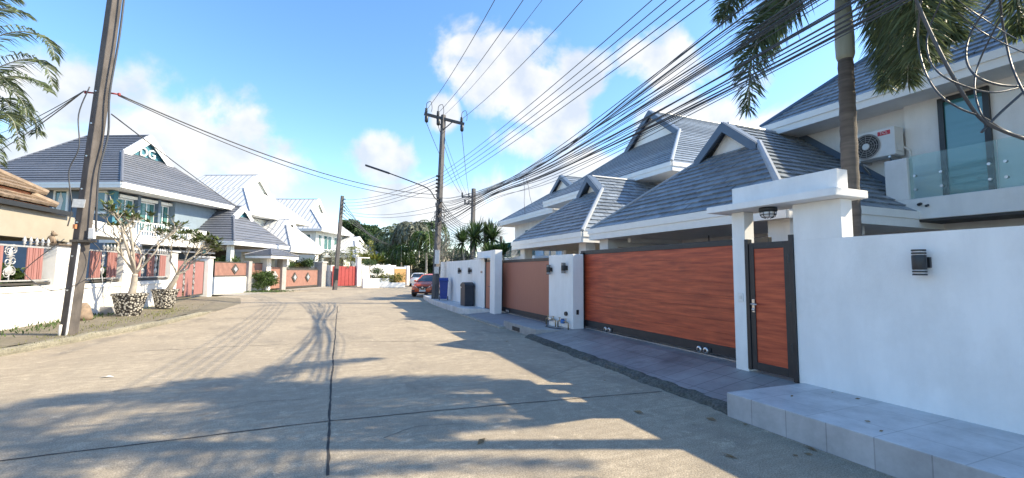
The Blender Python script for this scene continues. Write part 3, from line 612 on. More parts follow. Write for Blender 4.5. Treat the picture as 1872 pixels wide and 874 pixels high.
# water meters and taps
def meter(y, mm, label):
    t = thing('water_meter', label, 'water meter', (WX, y, .24)); x = WX - .09
    mb = MB(); mb.lathe([(.05, -.05), (.06, -.03), (.06, .03), (.05, .05)], (x, y, .42), 14); mb.build('meter_body', mm, t, True)
    mb = MB(); mb.lathe([(.045, .0), (.045, .02)], (x, y, .47), 14); mb.build('lid', M['black'] if mm == M['bluemeter'] else M['steel'], t)
    mb = MB(); mb.tube([(x, y - .28, .24), (x, y - .28, .40), (x, y - .22, .42), (x, y + .2, .42), (x, y + .26, .40), (x, y + .26, .24)], .018, 8); mb.build('pipe', M['brass'], t, True)
    for dy in (-.16, .16):
        mb = MB(); mb.tube([(x, y + dy, .42), (x, y + dy, .5)], .01, 6); mb.bar((x, y + dy - .045, .5), (x, y + dy + .045, .5), .018, .012); mb.build('valve', M['brass'], t)
meter(10.05, M['bluemeter'], 'blue water meter with brass pipes at the foot of the white pillar')
meter(10.72, M['steel'], 'grey metal water meter with brass pipes at the foot of the white pillar')
mb = MB(); mb.tube([(WX - .05, 10.0, .62), (WX + .01, 10.0, .62)], .055, 14); tag(mb.build('black_conduit_cap', M['black'], smooth=False), 'round black cap on the white pillar just above the blue water meter', 'pipe cap')
mb = MB(); mb.tube([(WX - .1, 10.9, .236), (WX - .3, 10.6, .236), (WX - .28, 10.3, .236), (WX - .12, 9.95, .238)], .012, 6); tag(mb.build('hose', M['black']), 'thin dark hose lying on the drain slab below the meters', 'hose')
# dark post box, blue bin
t = thing('waste_box', 'dark grey box with a curved top standing against the far white wall', 'box', (0, 0, 0))
mb = MB(); mb.box(-.2, .2, -.33, .33, 0, .8); mb.build('body', M['slatebox'], t, bevel=.02)
mb = MB(); pr = [(-.21, -.35, .80)] + [(-.21, -.35 + .7 * i / 8, .82 + .17 * math.sin(math.pi * (.15 + .75 * i / 8))) for i in range(9)] + [(-.21, .35, .80)]
mb.prism(pr, (.42, 0, 0)); mb.build('lid', M['slatebox'], t, bevel=.01)
mb = MB(); mb.box(-.222, -.212, .12, .28, .74, .79); mb.build('latch', M['steel'], t)
t.location = (WX - .26, 17.95, .25); t.rotation_euler = (0, 0, 0)
t = thing('wheelie_bin', 'blue plastic wheeled bin standing beside the tall pole', 'bin')
mb = MB(); mb.add([(-.22, -.22, .08), (.22, -.22, .08), (.22, .22, .08), (-.22, .22, .08), (-.27, -.28, .92), (.27, -.28, .92), (.27, .28, .92), (-.27, .28, .92)], [(0, 3, 2, 1), (4, 5, 6, 7), (0, 1, 5, 4), (1, 2, 6, 5), (2, 3, 7, 6), (3, 0, 4, 7)]); mb.build('body', M['bluebin'], t, bevel=.02)
mb = MB(); mb.box(-.3, .3, -.31, .31, .92, .97); mb.build('rim', M['bluebin'], t, bevel=.015)
mb = MB(); mb.prism([(-.29, -.3, .97), (-.29, .3, .97), (-.29, .3, 1.04), (-.29, .1, 1.1), (-.29, -.2, 1.08), (-.29, -.3, 1.0)], (.58, 0, 0)); mb.build('lid', M['bluebin'], t, bevel=.02)
mb = MB(); mb.tube([(-.2, .33, .95), (-.2, .38, 1.0), (.2, .38, 1.0), (.2, .33, .95)], .018, 8); mb.build('handle', M['bluebin'], t)
for s in (-1, 1):
    mb = MB(); mb.lathe([(.03, -.03), (.1, -.025), (.1, .025), (.03, .03)], (s * .27, .2, .1), 14, 'x'); mb.build('wheel', M['rubber'], t, True)
t.location = (5.36, 21.5, .25); t.rotation_euler = (0, 0, R(-14)); t.scale = (.78, .8, 1.02)
# round red sticker at the frame edge
t = thing('warning_sticker', 'red and white oval sticker on the long white wall', 'sticker', (WX, 1.78, 1.86))
mb = MB(); mb.lathe([(.052, -.004), (.052, 0)], (WX - .001, 1.775, 1.885), 24, 'x'); mb.build('border', M['redlabel'], t)
mb = MB(); mb.lathe([(.036, -.006), (.036, -.0045)], (WX - .001, 1.775, 1.885), 20, 'x'); mb.build('centre', M['paper'], t)

# ------------------------------------------------------------------ our side: houses
TR = Matrix(((0, 1, 0, 0), (1, 0, 0, 0), (0, 0, 1, 0), (0, 0, 0, 1)))      # u = along the street (+Y), v = away from it (+X)
rnd = random.Random(7)
H = thing('house', 'large white house with stepped blue-grey roofs and a glass balcony behind the narrow gate', 'house', (9, 7, 0))
dutch_roof(H, TR, 4.75, 10.46, 6.8, 2.89, 5.30, 8.9, 4.62, 11.9, .3, M['slate'], M['trim'], M['hipcap'], M['slatetrim'], M['trim'], .215, .42, .034, .010, rnd, bw=.15)
for (x, y) in ((7.25, 10.25), (7.25, 5.1)):
    mb = MB(); mb.box(x - .17, x + .17, y - .2, y + .2, .28, 2.62); mb.build('column', M['white'], H, bevel=.01)
for a_ in ((7.42, 11.3, 10.1, 10.4, 2.40, 2.62), (9.2, 9.5, 5.1, 10.09, 2.45, 2.62), (7.42, 11.3, 9.5, 9.62, 2.5, 2.62)):
    mb = MB(); mb.box(*a_); mb.build('beam', M['trim'], H)
mb = MB(); mb.box(11.4, 11.6, -6, 8.0, .2, 5.45); mb.box(11.601, 17, 7.6, 8.0, .2, 5.45); mb.box(11.601, 17, -6, -5.8, .2, 5.45); mb.box(9.5, 11.39, 11.0, 11.2, .2, 2.6); mb.box(11.4, 11.6, 8.001, 11.2, .2, 2.6); mb.build('wall', M['white'], H)
mb = MB(); mb.box(11.3, 11.399, 3.4, 5.2, 3.1, 5.44); mb.box(11.25, 11.298, 3.87, 4.6, 5.3, 5.43); mb.build('wall_step', M['white'], H)
mb = MB(); mb.box(7.0, 12, 3.94, 11, .2, .27); mb.build('carport_floor', M['drivetile'], H)
mb = MB(); mb.bar((11.37, 4.7, 2.93), (11.37, 7.6, 5.42), .03, .16); mb.build('roof_flashing', M['slatetrim'], H)
window(H, TR, 6.2, 8.2, 11.39, .3, 2.3, M['black'], M['tealdark'], .08, 2)
window(H, TR, 3.88, 4.62, 11.29, 3.12, 5.22, M['black'], M['teal'], .085)
window(H, TR, 2.1, 3.72, 11.39, 3.12, 5.22, M['black'], M['teal'], .1, 2)
window(H, TR, .6, 1.7, 11.39, 3.12, 5.22, M['black'], M['teal'], .1)
# balcony
mb = MB(); mb.add([(10.5, 4.8, 2.75), (10.5, -6, 2.75), (10.5, -6, 3.16), (10.5, 5.2, 3.16), (11.28, 4.8, 2.75), (11.28, -6, 2.75), (11.28, -6, 3.16), (11.28, 5.2, 3.16)], [(0, 1, 2, 3), (7, 6, 5, 4), (0, 4, 5, 1), (3, 2, 6, 7), (1, 5, 6, 2), (0, 3, 7, 4)]); mb.build('balcony_slab', M['white'], H, bevel=.01)
mb = MB(); mb.box(10.5, 10.72, 4.84, 5.22, 3.161, 4.0); mb.build('balcony_pier', M['white'], H, bevel=.012)
mb = MB()
for a, b in ((4.83, 3.6), (3.585, 2.2), (2.185, .8), (.785, -.8)): mb.box(10.56, 10.575, b, a, 3.175, 4.02)
gr = mb.build('glass_railing', M['clear'], H)
mb = MB()
for y in (4.75, 4.35, 3.7, 3.5, 2.3, 2.1):
    for z in (3.35, 3.62): mb.lathe([(.025, -.03), (.025, .03)], (10.568, y, z), 8, 'x')
mb.build('glass_clamp', M['steel'], gr)
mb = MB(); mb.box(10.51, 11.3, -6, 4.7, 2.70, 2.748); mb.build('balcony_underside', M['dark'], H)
for a_ in ((4.66, 3.05, .03), (4.55, 3.01, .022)):
    mb = MB(); mb.tube([(10.505, a_[0], a_[1]), (10.43, a_[0], a_[1] - .02)], a_[2], 8); mb.build('drain_spout', M['black'], H)
# upper hipped roof along the street
E0, EY, EZ, SL, DD = 10.6, 8.02, 5.57, .88, 2.5
yb = -14; RZ = EZ + SL * DD
mb = MB()
front = [(E0, yb, EZ), (E0, EY, EZ), (E0 + DD, EY - DD, RZ), (E0 + DD, yb, RZ)]; side = [(E0, EY, EZ), (E0 + 2 * DD, EY, EZ), (E0 + DD, EY - DD, RZ)]; backf = [(E0 + 2 * DD, EY, EZ), (E0 + 2 * DD, yb, EZ), (E0 + DD, yb, RZ), (E0 + DD, EY - DD, RZ)]
for P in (front, side): tile_face(mb, P, .22, .42, .032, .010, rnd, origin=P[0])
tile_face(mb, backf, .3, None, .035)
up_ = mb.build('upper_roof', M['slate'], H, recalc=False)
mb = MB()
for p, q in ((front[1], front[2]), (front[2], front[3]), (side[1], side[2])): mb.tube([V(p) + V((0, 0, .03)), V(q) + V((0, 0, .03))], .07, 8)
mb.build('hip_cap', M['slatetrim'], up_)
mb = MB(); mb.box(E0 - .045, E0, yb, EY, EZ - .3, EZ); mb.box(E0 - .075, E0 - .047, yb, EY, EZ - .14, EZ + .01); mb.box(E0 + .001, E0 + 2 * DD, EY - .045, EY, EZ - .3, EZ); mb.build('fascia', M['trim'], up_)
mb = MB(); mb.box(E0 + .003, E0 + 2 * DD, yb, EY - .05, EZ - .29, EZ - .26); mb.build('soffit', M['soffit'], up_)
mb = MB(); mb.lathe([(.19, 0), (.19, .02)], (8.6, 8.0, 2.35), 16); mb.tube([(8.6, 8.0, 2.35), (8.6, 8.0, 2.62)], .012, 6); mb.lathe([(.05, 2.61), (.05, 2.63)], (8.6, 8.0, 0), 10)
tag(mb.build('pendant_lamp', M['black']), 'small black disc lamp hanging under the carport ceiling behind the wide red gate', 'lamp')
mb = MB(); mb.box(9.0, 9.3, 10.0, 10.09, 2.2, 2.48); tag(mb.build('loudspeaker', M['black'], bevel=.01), 'small black box speaker fixed high under the carport ceiling', 'speaker')
# air conditioner
A = thing('air_conditioner', 'white outdoor air conditioner unit with a round fan on the upper house wall', 'air conditioner', (11.1, 5.75, 3.9))
ax0, ax1, ay0, ay1, az0, az1 = 10.95, 11.27, 5.22, 6.05, 4.22, 4.83
mb = MB(); mb.box(ax0, ax1, ay0, ay1, az0, az1); bd = mb.build('casing', M['acwhite'], A, bevel=.015)
cy, cz = 5.76, 4.51
mb = MB(); mb.lathe([(.275, -.012), (.28, -.02), (.265, -.022), (.255, -.006)], (ax0, cy, cz), 30, 'x', cap=False)
for r in (.075, .12, .165, .21, .25): mb.lathe([(r - .004, -.016), (r + .004, -.016), (r + .004, -.010), (r - .004, -.010)], (ax0, cy, cz), 28, 'x', cap=False)
for k in range(12): a = k * math.pi / 6; mb.bar((ax0 - .012, cy + .06 * math.cos(a), cz + .06 * math.sin(a)), (ax0 - .012, cy + .26 * math.cos(a), cz + .26 * math.sin(a)), .006, .006, (1, 0, 0))
mb.build('fan_guard', M['grey'], A)
mb = MB(); mb.lathe([(.262, -.004), (.262, -.001)], (ax0, cy, cz), 30, 'x'); fn = mb.build('fan_opening', M['dark'], A)
mb = MB(); mb.lathe([(.07, -.02), (.06, -.028)], (ax0, cy, cz), 18, 'x'); mb.build('hub', M['acwhite'], A, False)
mb = MB(); mb.box(ax0 - .006, ax0 - .001, 5.30, 5.53, 4.68, 4.77); lb = mb.build('label', M['redlabel'], A)
text('TCL', .085, 'letters', M['paper'], lb, (ax0 - .007, 5.415, 4.725), (0, -1, 0), (0, 0, 1), .002)
mb = MB(); mb.box(11.0, 11.22, 5.205, 5.218, 4.3, 4.46); mb.build('valve_cover', M['acwhite'], A, bevel=.004)
for y in (5.35, 5.92):
    mb = MB(); mb.bar((11.4, y, 4.2), (10.98, y, 4.2), .04, .035); mb.bar((11.4, y, 3.92), (11.0, y, 4.18), .035, .03); mb.build('bracket', M['steel'], A)
mb = MB(); mb.tube([(11.2, 5.2, 4.4), (11.25, 5.12, 4.3), (11.3, 5.14, 4.0), (11.38, 5.2, 3.6)], .02, 6); mb.build('pipe', M['acwhite'], A)

H2 = thing('house', 'white house with a blue-grey gabled carport behind the plain brown sliding gate', 'house', (9, 14, 0))
dutch_roof(H2, TR, 10.92, 16.08, 6.8, 2.86, 5.18, 8.84, 4.6, 12, .3, M['slate'], M['trim'], M['hipcap'], M['slatetrim'], M['trim'], .215, .42, .034, .009, rnd, bw=.15)
dutch_roof(H2, TR, 11.57, 21.2, 10.8, 5.5, 9.42, 14.15, 7.98, 21, 2, M['slate'], M['trim'], M['hipcap'], M['slatetrim'], M['trim'], .24, None, .03, .0, rnd, bw=.2)
for (x, y) in ((7.3, 11.45), (7.3, 15.9)):
    mb = MB(); mb.box(x - .17, x + .17, y - .2, y + .2, .2, 2.59); mb.build('column', M['white'], H2, bevel=.01)
mb = MB(); mb.box(11.9, 12.1, 12.6, 20.2, .2, 5.3); mb.box(12.101, 20, 12.6, 12.8, .2, 5.3); mb.box(12.101, 20, 20, 20.2, .2, 5.3); mb.box(9.0, 11.89, 15.7, 15.9, .2, 2.58); mb.build('wall', M['white'], H2)
window(H2, TR, 13.3, 15.2, 11.89, .3, 2.3, M['black'], M['teal'], .07, 2)
window(H2, TR, 17.6, 18.8, 11.89, 3.4, 4.9, M['black'], M['teal'], .07, 2)
H3 = thing('house', 'white house far down the right side with a green glass balcony, mostly hidden', 'house', (13, 26, 0))
dutch_roof(H3, TR, 21.5, 30, 11.5, 5.3, 8.2, 14.5, 7.3, 20, 2, M['slate'], M['trim'], M['hipcap'], M['slatetrim'], M['trim'], .34, None, .035, .0, rnd)
mb = MB(); mb.box(12.5, 19, 22.3, 29.2, 0, 5.1); mb.build('wall', M['white'], H3)
mb = MB(); mb.box(9.4, 12.49, 19.5, 28, 2.05, 2.5); mb.build('balcony_slab', M['white'], H3)
mb = MB(); mb.box(9.5, 9.52, 21, 28, 2.52, 3.35); mb.build('glass_railing', M['teal2'], H3)
for y0 in (22.8, 25.6): window(H3, TR, y0, y0 + 1.8, 12.49, 2.55, 4.6, M['trim'], M['teal2'], .08, 2)
# ================================================================== far side: near fence and its house
A_ = R(4.26)
un = V((math.sin(A_), math.cos(A_), 0)); vn = V((-math.cos(A_), math.sin(A_), 0))
TN = Matrix((un, vn, V((0, 0, 1)))).transposed().to_4x4(); TN.translation = V((-7.45, 15.1, 0))       # u along the fence, v into the yard
def NP(px, py, v):          # point on the vertical plane v of the near-fence frame
    o = TN @ V((0, v, 0)); r = ray(px, py); p = CAM + r * ((o - CAM).dot(vn) / r.dot(vn)); q = TN.inverted() @ p; return q
FN = thing('garden_fence', 'long low white fence wall with pink slats and silver scrollwork behind the two potted trees', 'fence', tuple(TN @ V((4, 0, .15))))
mb = MB(TN)
for a, b in ((-8, 1.75), (2.4, 5.5), (6.25, 9.7)): mb.box(a, b, 0, .16, .05, 1.22)
mb.build('wall', M['whiteL'], FN, bevel=.012)
mb = MB(TN)
for a, b in ((-8, 1.748), (2.402, 5.498), (6.252, 9.698)): mb.box(a, b, -.03, .0, 1.08, 1.12)
mb.build('ledge', M['whiteL'], FN)
for a, b, zt in ((1.75, 2.4, 2.38), (5.5, 6.25, 2.45), (9.7, 10.45, 2.5)):
    mb = MB(TN); mb.box(a, b, -.06, .42, .05, zt); pr = mb.build('pier', M['whiteL'], FN, bevel=.012)
    mb = MB(TN); mb.box(a - .08, b + .08, -.14, .5, zt + .001, zt + .05); mb.build('pier_cap', M['bark'] if a < 3 else M['whiteL'], pr, bevel=.01)
def scroll(mb, cu, cz, r, turns, r0, flip=1, v=.08):
    pts = []
    for i in range(int(12 * turns) + 1):
        t = i / 12 * 2 * math.pi; rr = r * (1 - .75 * i / (12 * turns)); pts.append((cu + flip * rr * math.cos(t + 1.2), v, cz + rr * math.sin(t + 1.2)))
    mb.tube(pts, r0, 5)
def spear(T, u, z, h, parent):
    mb = MB(T); mb.lathe([(.02, 0), (.02, .04), (.045, .06), (.02, .09), (.05, h * .5), (.03, h * .75), (.004, h)], (u, .08, z), 8); mb.build('spear_finial', M['silver'], parent, True)
def fence_panel(a, b, z0, z1):
    mb = MB(TN)
    mb.box(a, b, .06, .10, z1 - .03, z1 + .015); mb.box(a, b, .06, .10, z0, z0 + .04); mb.build('rail', M['silver'], FN)
    mb = MB(TN); mb.box(a, b, .04, .12, z0 - .1, z0 - .04); mb.build('bottom_rail', M['dark'], FN)
    W_ = b - a; gaps = []; u = a; side = .5 if W_ > 2.5 else .12
    ng = 3 if W_ > 2.9 else 2
    gw = .62; sp = (W_ - ng * gw) / ng
    for k in range(ng):
        s0 = a + sp * (.62 if k == 0 else .62) + k * (gw + sp)
        for i in range(3):
            x0 = s0 + i * .21; mb = MB(TN); mb.box(x0, x0 + .185, .065, .095, z0 + .041, z1 - .031); mb.box(x0 + .05, x0 + .135, .05, .064, z0 + .045, z1 - .035); mb.build('slat', M['pink'], FN, bevel=.004)
        gaps.append(s0 + gw)
    for g in [a] + gaps[:-1]:
        mb = MB(TN); c = g + sp * .3; wv = sp * .22
        for zz, fl in ((z0 + .22, 1), (z0 + .5, -1), (z0 + .78, 1)):
            scroll(mb, c - wv * .4, zz, wv * .75, 1.6, .014, fl); scroll(mb, c + wv * .5, zz + .05, wv * .7, 1.6, .014, -fl)
        mb.tube([(c, .08, z0 + .04), (c, .08, z1)], .012, 5)
        mb.ell((c, .08, z0 + .28), .12, .03, .12, 10, 6); mb.ell((c, .075, z1 - .22), .07, .03, .12, 8, 5); mb.build('scrollwork', M['silver'], FN)
    mb = MB(TN)
    for fl in (-1, 1):
        c = a + .62
        scroll(mb, c + fl * .22, z1 + .14, .15, 1.5, .018, fl); scroll(mb, c + fl * .5, z1 + .08, .08, 1.5, .014, -fl)
        mb.tube([(c + fl * .05, .08, z1), (c + fl * .22, .08, z1 + .30), (c + fl * .4, .08, z1 + .02)], .014, 5)
    mb.build('scrollwork', M['silver'], FN)
    mb = MB(TN); c = a + .62; mb.lathe([(.03, 0), (.03, .12), (.1, .2), (.11, .28), (.06, .38), (.005, .46)], (c, .08, z1), 10); mb.build('crown_finial', M['silver'], FN, True)
    for k in range(5): spear(TN, b - .15 - k * .23, z1 + .01, .26, FN)
fence_panel(-2.6, 1.75, 1.36, 2.30); fence_panel(2.4, 5.5, 1.36, 2.33); fence_panel(6.25, 9.7, 1.36, 2.36); fence_panel(-7.5, -2.7, 1.36, 2.3)
# pink gate
g = thing('driveway_gate', 'pink brown slatted metal gate with two dark ornamental strips beside the potted trees', 'gate', tuple(TN @ V((12.6, 0, .2))))
mb = MB(TN); a, b, z0, z1 = 10.75, 14.7, .28, 2.2
mb.box(a, b, .1, .16, z1 - .06, z1); mb.box(a, b, .1, .16, z0, z0 + .08); mb.box(a, a + .06, .1, .16, z0 + .081, z1 - .061); mb.box(b - .06, b, .1, .16, z0 + .081, z1 - .061); mb.build('frame', M['dark'], g)
n = 26; wd = (b - a - .14) / n; mb = MB(TN)
for i in range(n):
    if i in (6, 7, 15, 16): continue
    mb.box(a + .07 + i * wd + .008, a + .07 + (i + 1) * wd - .008, .11, .14, z0 + .08, z1 - .06)
mb.build('slat_infill', M['pink'], g)
for i in (6, 15):
    c = a + .07 + (i + 1) * wd; mb = MB(TN); mb.box(c - wd, c + wd, .125, .15, z0 + .3, z1 - .07)
    s_ = mb.build('ornament_strip', M['dark'], g); mb = MB(TN)
    for k in range(5): scroll(mb, c + (.04 if k % 2 else -.04), z0 + .45 + k * .3, .13, 1.6, .014, 1 if k % 2 else -1, v=.11)
    mb.build('scrollwork', M['silver'], s_)
w = thing('gate_pier', 'tall white gate pier with a lantern on top right of the pink gate', 'pier', tuple(TN @ V((15.1, .1, .1))))
mb = MB(TN); mb.box(14.75, 15.5, -.1, .65, .0, 2.36); mb.build('pier', M['whiteL'], w, bevel=.015)
mb = MB(TN); mb.box(14.68, 15.57, -.17, .72, 2.361, 2.45); mb.build('cap', M['whiteL'], w, bevel=.02)
t = thing('pier_lantern', 'small old lantern standing on the white pier right of the pink gate', 'lantern', tuple(TN @ V((15.12, .3, 2.45))))
mb = MB(TN); mb.lathe([(.1, 2.452), (.1, 2.48), (.03, 2.5), (.03, 2.6), (.08, 2.63)], (15.12, .3, 0), 10); mb.build('base', M['dark'], t, True)
mb = MB(TN); mb.lathe([(.08, 2.631), (.12, 2.85), (.11, 2.86)], (15.12, .3, 0), 6); mb.build('glass', M['tealdark'], t)
mb = MB(TN); mb.lathe([(.16, 2.861), (.04, 2.97), (.02, 3.05)], (15.12, .3, 0), 8); mb.build('cap', M['dark'], t)

# near tan-roofed house: low canopies only
HN = thing('house', 'cream bungalow with a tan tiled hip roof and orange fascia behind the near fence', 'house', tuple(TN @ V((-3, 5, 0))))
def hipcorner(name, va, za, pxe, pye, run, rise, mat_):
    e = NP(pxe, pye, va); return e
e1 = NP(86, 356, 1.6); e2 = NP(104, 378, 1.3)
mb = MB(TN); rs = []
for (e, run, sl, nm) in ((e1, 4.0, .62, 0), (e2, .45, .62, 1)):
    c = V((e.x, e.y, e.z)); L = 12
    f = [(c.x - L, c.y, c.z), (c.x, c.y, c.z), (c.x - run, c.y + run, c.z + sl * run), (c.x - L, c.y + run, c.z + sl * run)]
    sd_ = [(c.x, c.y, c.z), (c.x, c.y + 8, c.z), (c.x - run, c.y + 8, c.z + sl * run), (c.x - run, c.y + run, c.z + sl * run)]
    for P in (f, sd_): tile_face(mb, P, .30, .22, .05, .012, rnd, origin=P[0] if P is f else P[0])
    rs.append((c, f))
ro = mb.build('roof', M['tan'], HN, recalc=False)
mb = MB(TN)
for c, f in rs: mb.tube([V(f[1]) + V((0, 0, .05)), V(f[2]) + V((0, 0, .05))], .11, 8)
mb.build('hip_cap', M['tan'], ro)
mb = MB(TN)
for c, f in rs: mb.box(c.x - 12, c.x - .12, c.y + .12, c.y + .16, c.z - .26, c.z - .03); mb.box(c.x - .16, c.x - .12, c.y + .161, c.y + 8, c.z - .26, c.z - .03)
mb.build('fascia', M['orange'], ro)
q = NP(134, 392, 1.1); mb = MB(TN); mb.box(q.x - 12, q.x, q.y, q.y + .12, q.z - .07, q.z + .07); mb.box(q.x - 12, q.x - .05, q.y + .121, q.y + 5, q.z - .02, q.z + .05); mb.build('gutter', M['black'], HN)
q2 = NP(146, 398, 1.3); mb = MB(TN); mb.box(q.x - 12, q.x + .45, 1.28, 1.6, q.z - .95, q.z - .075); mb.box(q.x + .13, q.x + .449, 1.601, 6, q.z - .95, q.z - .075); mb.build('beam', M['creamwall'], HN)
for x in (q.x + .1, q.x - 6): mb = MB(TN); mb.box(x, x + .45, 1.25, 1.7, .1, q.z - .951); mb.build('column', M['creamwall'], HN)
mb = MB(TN); mb.box(-9, q.x + .3, 6, 6.3, .1, q.z - .3); mb.build('wall', M['creamwall'], HN)
mb = MB(TN); mb.box(-9, q.x + .2, 1.61, 6, q.z - .5, q.z - .45); mb.build('ceiling', M['beige'], HN)
window(HN, TN, -3, -1, 5.99, 1.0, 2.4, M['trim'], M['tealdark'], .07, 2)
# flat white canopy slab joining the yards
a0, a1 = NP(166, 394, 2.4), NP(247, 417, 2.4)
mb = MB(TN); mb.box(a0.x, a1.x, 2.4, 5.5, a1.z - .62, a1.z); mb.box(a1.x - .45, a1.x - .05, 2.45, 2.85, .1, a1.z - .621)
tag(mb.build('carport_canopy', M['whiteL'], bevel=.01), 'flat white canopy slab on a square column behind the near pole', 'canopy')
# fence-top figurine
p = TN @ V((1.85, .15, 2.43)); t = thing('dog_figurine', 'small tan animal figurine sitting on the fence pier beside the near pole', 'figurine', tuple(p))
mb = MB(); mb.ell((0, 0, .12), .1, .07, .13, 10, 7); mb.ell((.04, 0, .28), .065, .055, .07, 10, 6); mb.ell((.1, 0, .26), .045, .03, .03, 8, 5)
for s in (-1, 1): mb.ell((.02, s * .04, .35), .015, .012, .035, 6, 5); mb.tube([(.06, s * .035, .15), (.09, s * .04, .01)], .02, 6)
bm_ = mb; bm_.v = [p + v for v in bm_.v]; bm_.build('body', M['tan'], t, True)

# ================================================================== far side: the three rotated houses
A2 = R(25.8)
u2 = V((math.sin(A2), math.cos(A2), 0)); v2 = V((-math.cos(A2), math.sin(A2), 0))
TL = Matrix((u2, v2, V((0, 0, 1)))).transposed().to_4x4()
def LP(px, py, v):
    r = ray(px, py); p = CAM + r * ((v2 * v - CAM).dot(v2) / r.dot(v2)); return TL.inverted() @ p
def at(u, v, z=0): return tuple(TL @ V((u, v, z)))
HD = thing('house', 'dark blue two-storey house with a charcoal tiled roof and white letters in its gable', 'house', at(30, 30))
dutch_roof(HD, TL, 24.9, 35.4, 25.0, 6.95, 11.5, 28.4, 9.8, 36.5, 3.2, M['dutile'], M['trim'], M['dutile'], M['trim'], M['duteal'], .31, None, .05, 0, rnd, bw=.42, fascia=.32, cap=.09)
dutch_roof(HD, TL, 31.3, 38.5, 22.3, 3.83, 6.95, 24.3, 6.05, 29.5, 1.5, M['dutile'], M['trim'], M['dutile'], M['trim'], M['duteal'], .31, None, .045, 0, rnd, bw=.3, fascia=.28, cap=.08)
mb = MB(TL); mb.box(25.8, 34.6, 26.6, 35.5, .1, 6.6); mb.box(34.601, 35.2, 29, 35.4, .1, 6.6); mb.build('wall', M['duwall'], HD)
mb = MB(TL); mb.box(30.2, 34.55, 26.1, 26.599, 3.9, 6.6); mb.build('upper_wall', M['duupper'], HD)
mb = MB(TL); mb.box(25.75, 26.05, 26.3, 26.598, 3.0, 6.6); mb.build('corner_pier', M['duteal'], HD)
for i, (a, b) in enumerate(((26.2, 27.35), (27.7, 29.0), (29.15, 30.15))):
    f = window(HD, TL, a, b, 26.59, 4.25, 6.25, M['trim'], M['teal2'], .08, 2)
    mb = MB(TL); mb.box(a + .08, a + .34, 26.545, 26.565, 4.35, 6.15); mb.box(b - .34, b - .08, 26.545, 26.565, 4.35, 6.15); mb.build('curtain', M['curtain'], f)
    mb = MB(TL); mb.box(a - .05, b + .05, 26.3, 26.56, 6.27, 6.45); mb.build('blind_box', M['trim'], HD)
    if i < 2:
        mb = MB(TL); x = (27.5, 29.07)[i]; mb.box(x - .1, x + .1, 26.25, 26.59, 3.9, 6.6); mb.build('pillar', M['duwall'], HD)
# windows of the shaded side (wall plane u = 25.8): frame axes swapped
TS = TL @ Matrix(((0, 1, 0, 0), (1, 0, 0, 0), (0, 0, 1, 0), (0, 0, 0, 1)))
for (a, b, z0, z1) in ((26.75, 27.6, 5.15, 6.6), (29.3, 30.3, 5.2, 6.7), (32.2, 33.2, 5.1, 6.6)):
    f = window(HD, TS, a, b, 25.79, z0, z1, M['trim'], M['tealdark'], .13)
    if a == 29.3:
        mb = MB(TS); mb.prism([(29.8, 25.775, 5.35), (29.65, 25.775, 6.0), (29.85, 25.775, 6.55), (30.0, 25.775, 6.0), (30.1, 25.775, 5.35)], (0, -.012, 0)); mb.build('curtain', M['paper'], f)
mb = MB(TL); mb.box(25.3, 34.6, 24.8, 26.59, 3.3, 3.75); mb.build('balcony_slab', M['whiteL'], HD)
mb = MB(TL); mb.box(25.45, 30.2, 25.0, 25.06, 4.66, 4.72); mb.box(25.45, 30.2, 25.0, 25.06, 3.82, 3.86)
for i in range(26): x = 25.5 + i * .186; mb.box(x, x + .05, 25.01, 25.05, 3.861, 4.659)
mb.build('balcony_railing', M['trim'], HD)
mb = MB(TL); mb.box(30.2, 34.55, 24.95, 25.05, 3.751, 4.6); mb.build('balcony_wall', M['whiteL'], HD)
for u in (31.8, 38.0): mb = MB(TL); mb.box(u - .18, u + .18, 22.75, 23.1, .1, 3.54); mb.build('column', M['w1wall'], HD)
lb = LP(269, 275, 28.3); text('DG', .92, 'letters', M['trim'], HD, at(30.1, 28.38, 10.15), u2, (0, 0, 1), .05)
mb = MB(TL); mb.box(25.8, 31, 23.5, 26, 2.85, 2.95); mb.build('lower_canopy', M['dutile'], HD)
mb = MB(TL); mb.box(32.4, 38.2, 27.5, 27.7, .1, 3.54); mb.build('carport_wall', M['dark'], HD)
# small air conditioner on its side wall
mb = MB(TL); mb.box(31.4, 32.1, 25.6, 25.9, 4.1, 4.6); tag(mb.build('air_conditioner', M['acwhite'], bevel=.01), 'small pale air conditioner box on the balcony of the dark blue house', 'air conditioner')

# boundary of the dark blue house
FD = thing('garden_fence', 'low white wall topped with salmon slats and a diamond panel beside the green shrub', 'fence', at(31, 21.8))
def diamond(mb, u, v, z, s):
    mb.prism([(u - s, v, z), (u, v, z - s), (u + s, v, z), (u, v, z + s)], (0, -.03, 0))
mb = MB(TL); mb.box(28.6, 34.0, 21.6, 21.78, 0, 1.2); mb.build('wall', M['whiteL'], FD, bevel=.01)
mb = MB(TL); n = 44
for i in range(n): x = 28.65 + i * 5.3 / n; mb.box(x, x + .08, 21.66, 21.70, 1.3, 2.2)
mb.build('slats', M['salmon'], FD)
mb = MB(TL); mb.box(28.6, 33.98, 21.64, 21.72, 1.22, 1.3); mb.box(28.6, 33.98, 21.64, 21.72, 2.2, 2.26); mb.build('rail', M['dark'], FD)
mb = MB(TL); diamond(mb, 30.6, 21.64, 1.75, .38); d = mb.build('diamond_panel', M['dark'], FD); mb = MB(TL); diamond(mb, 30.6, 21.6, 1.75, .2); mb.build('diamond_inset', M['hipcap'], d)
for u in (32.05, 34.3):
    mb = MB(TL); mb.box(u - .2, u + .2, 21.45, 21.9, 0, 2.35); mb.build('pier', M['grey'], FD, bevel=.01)
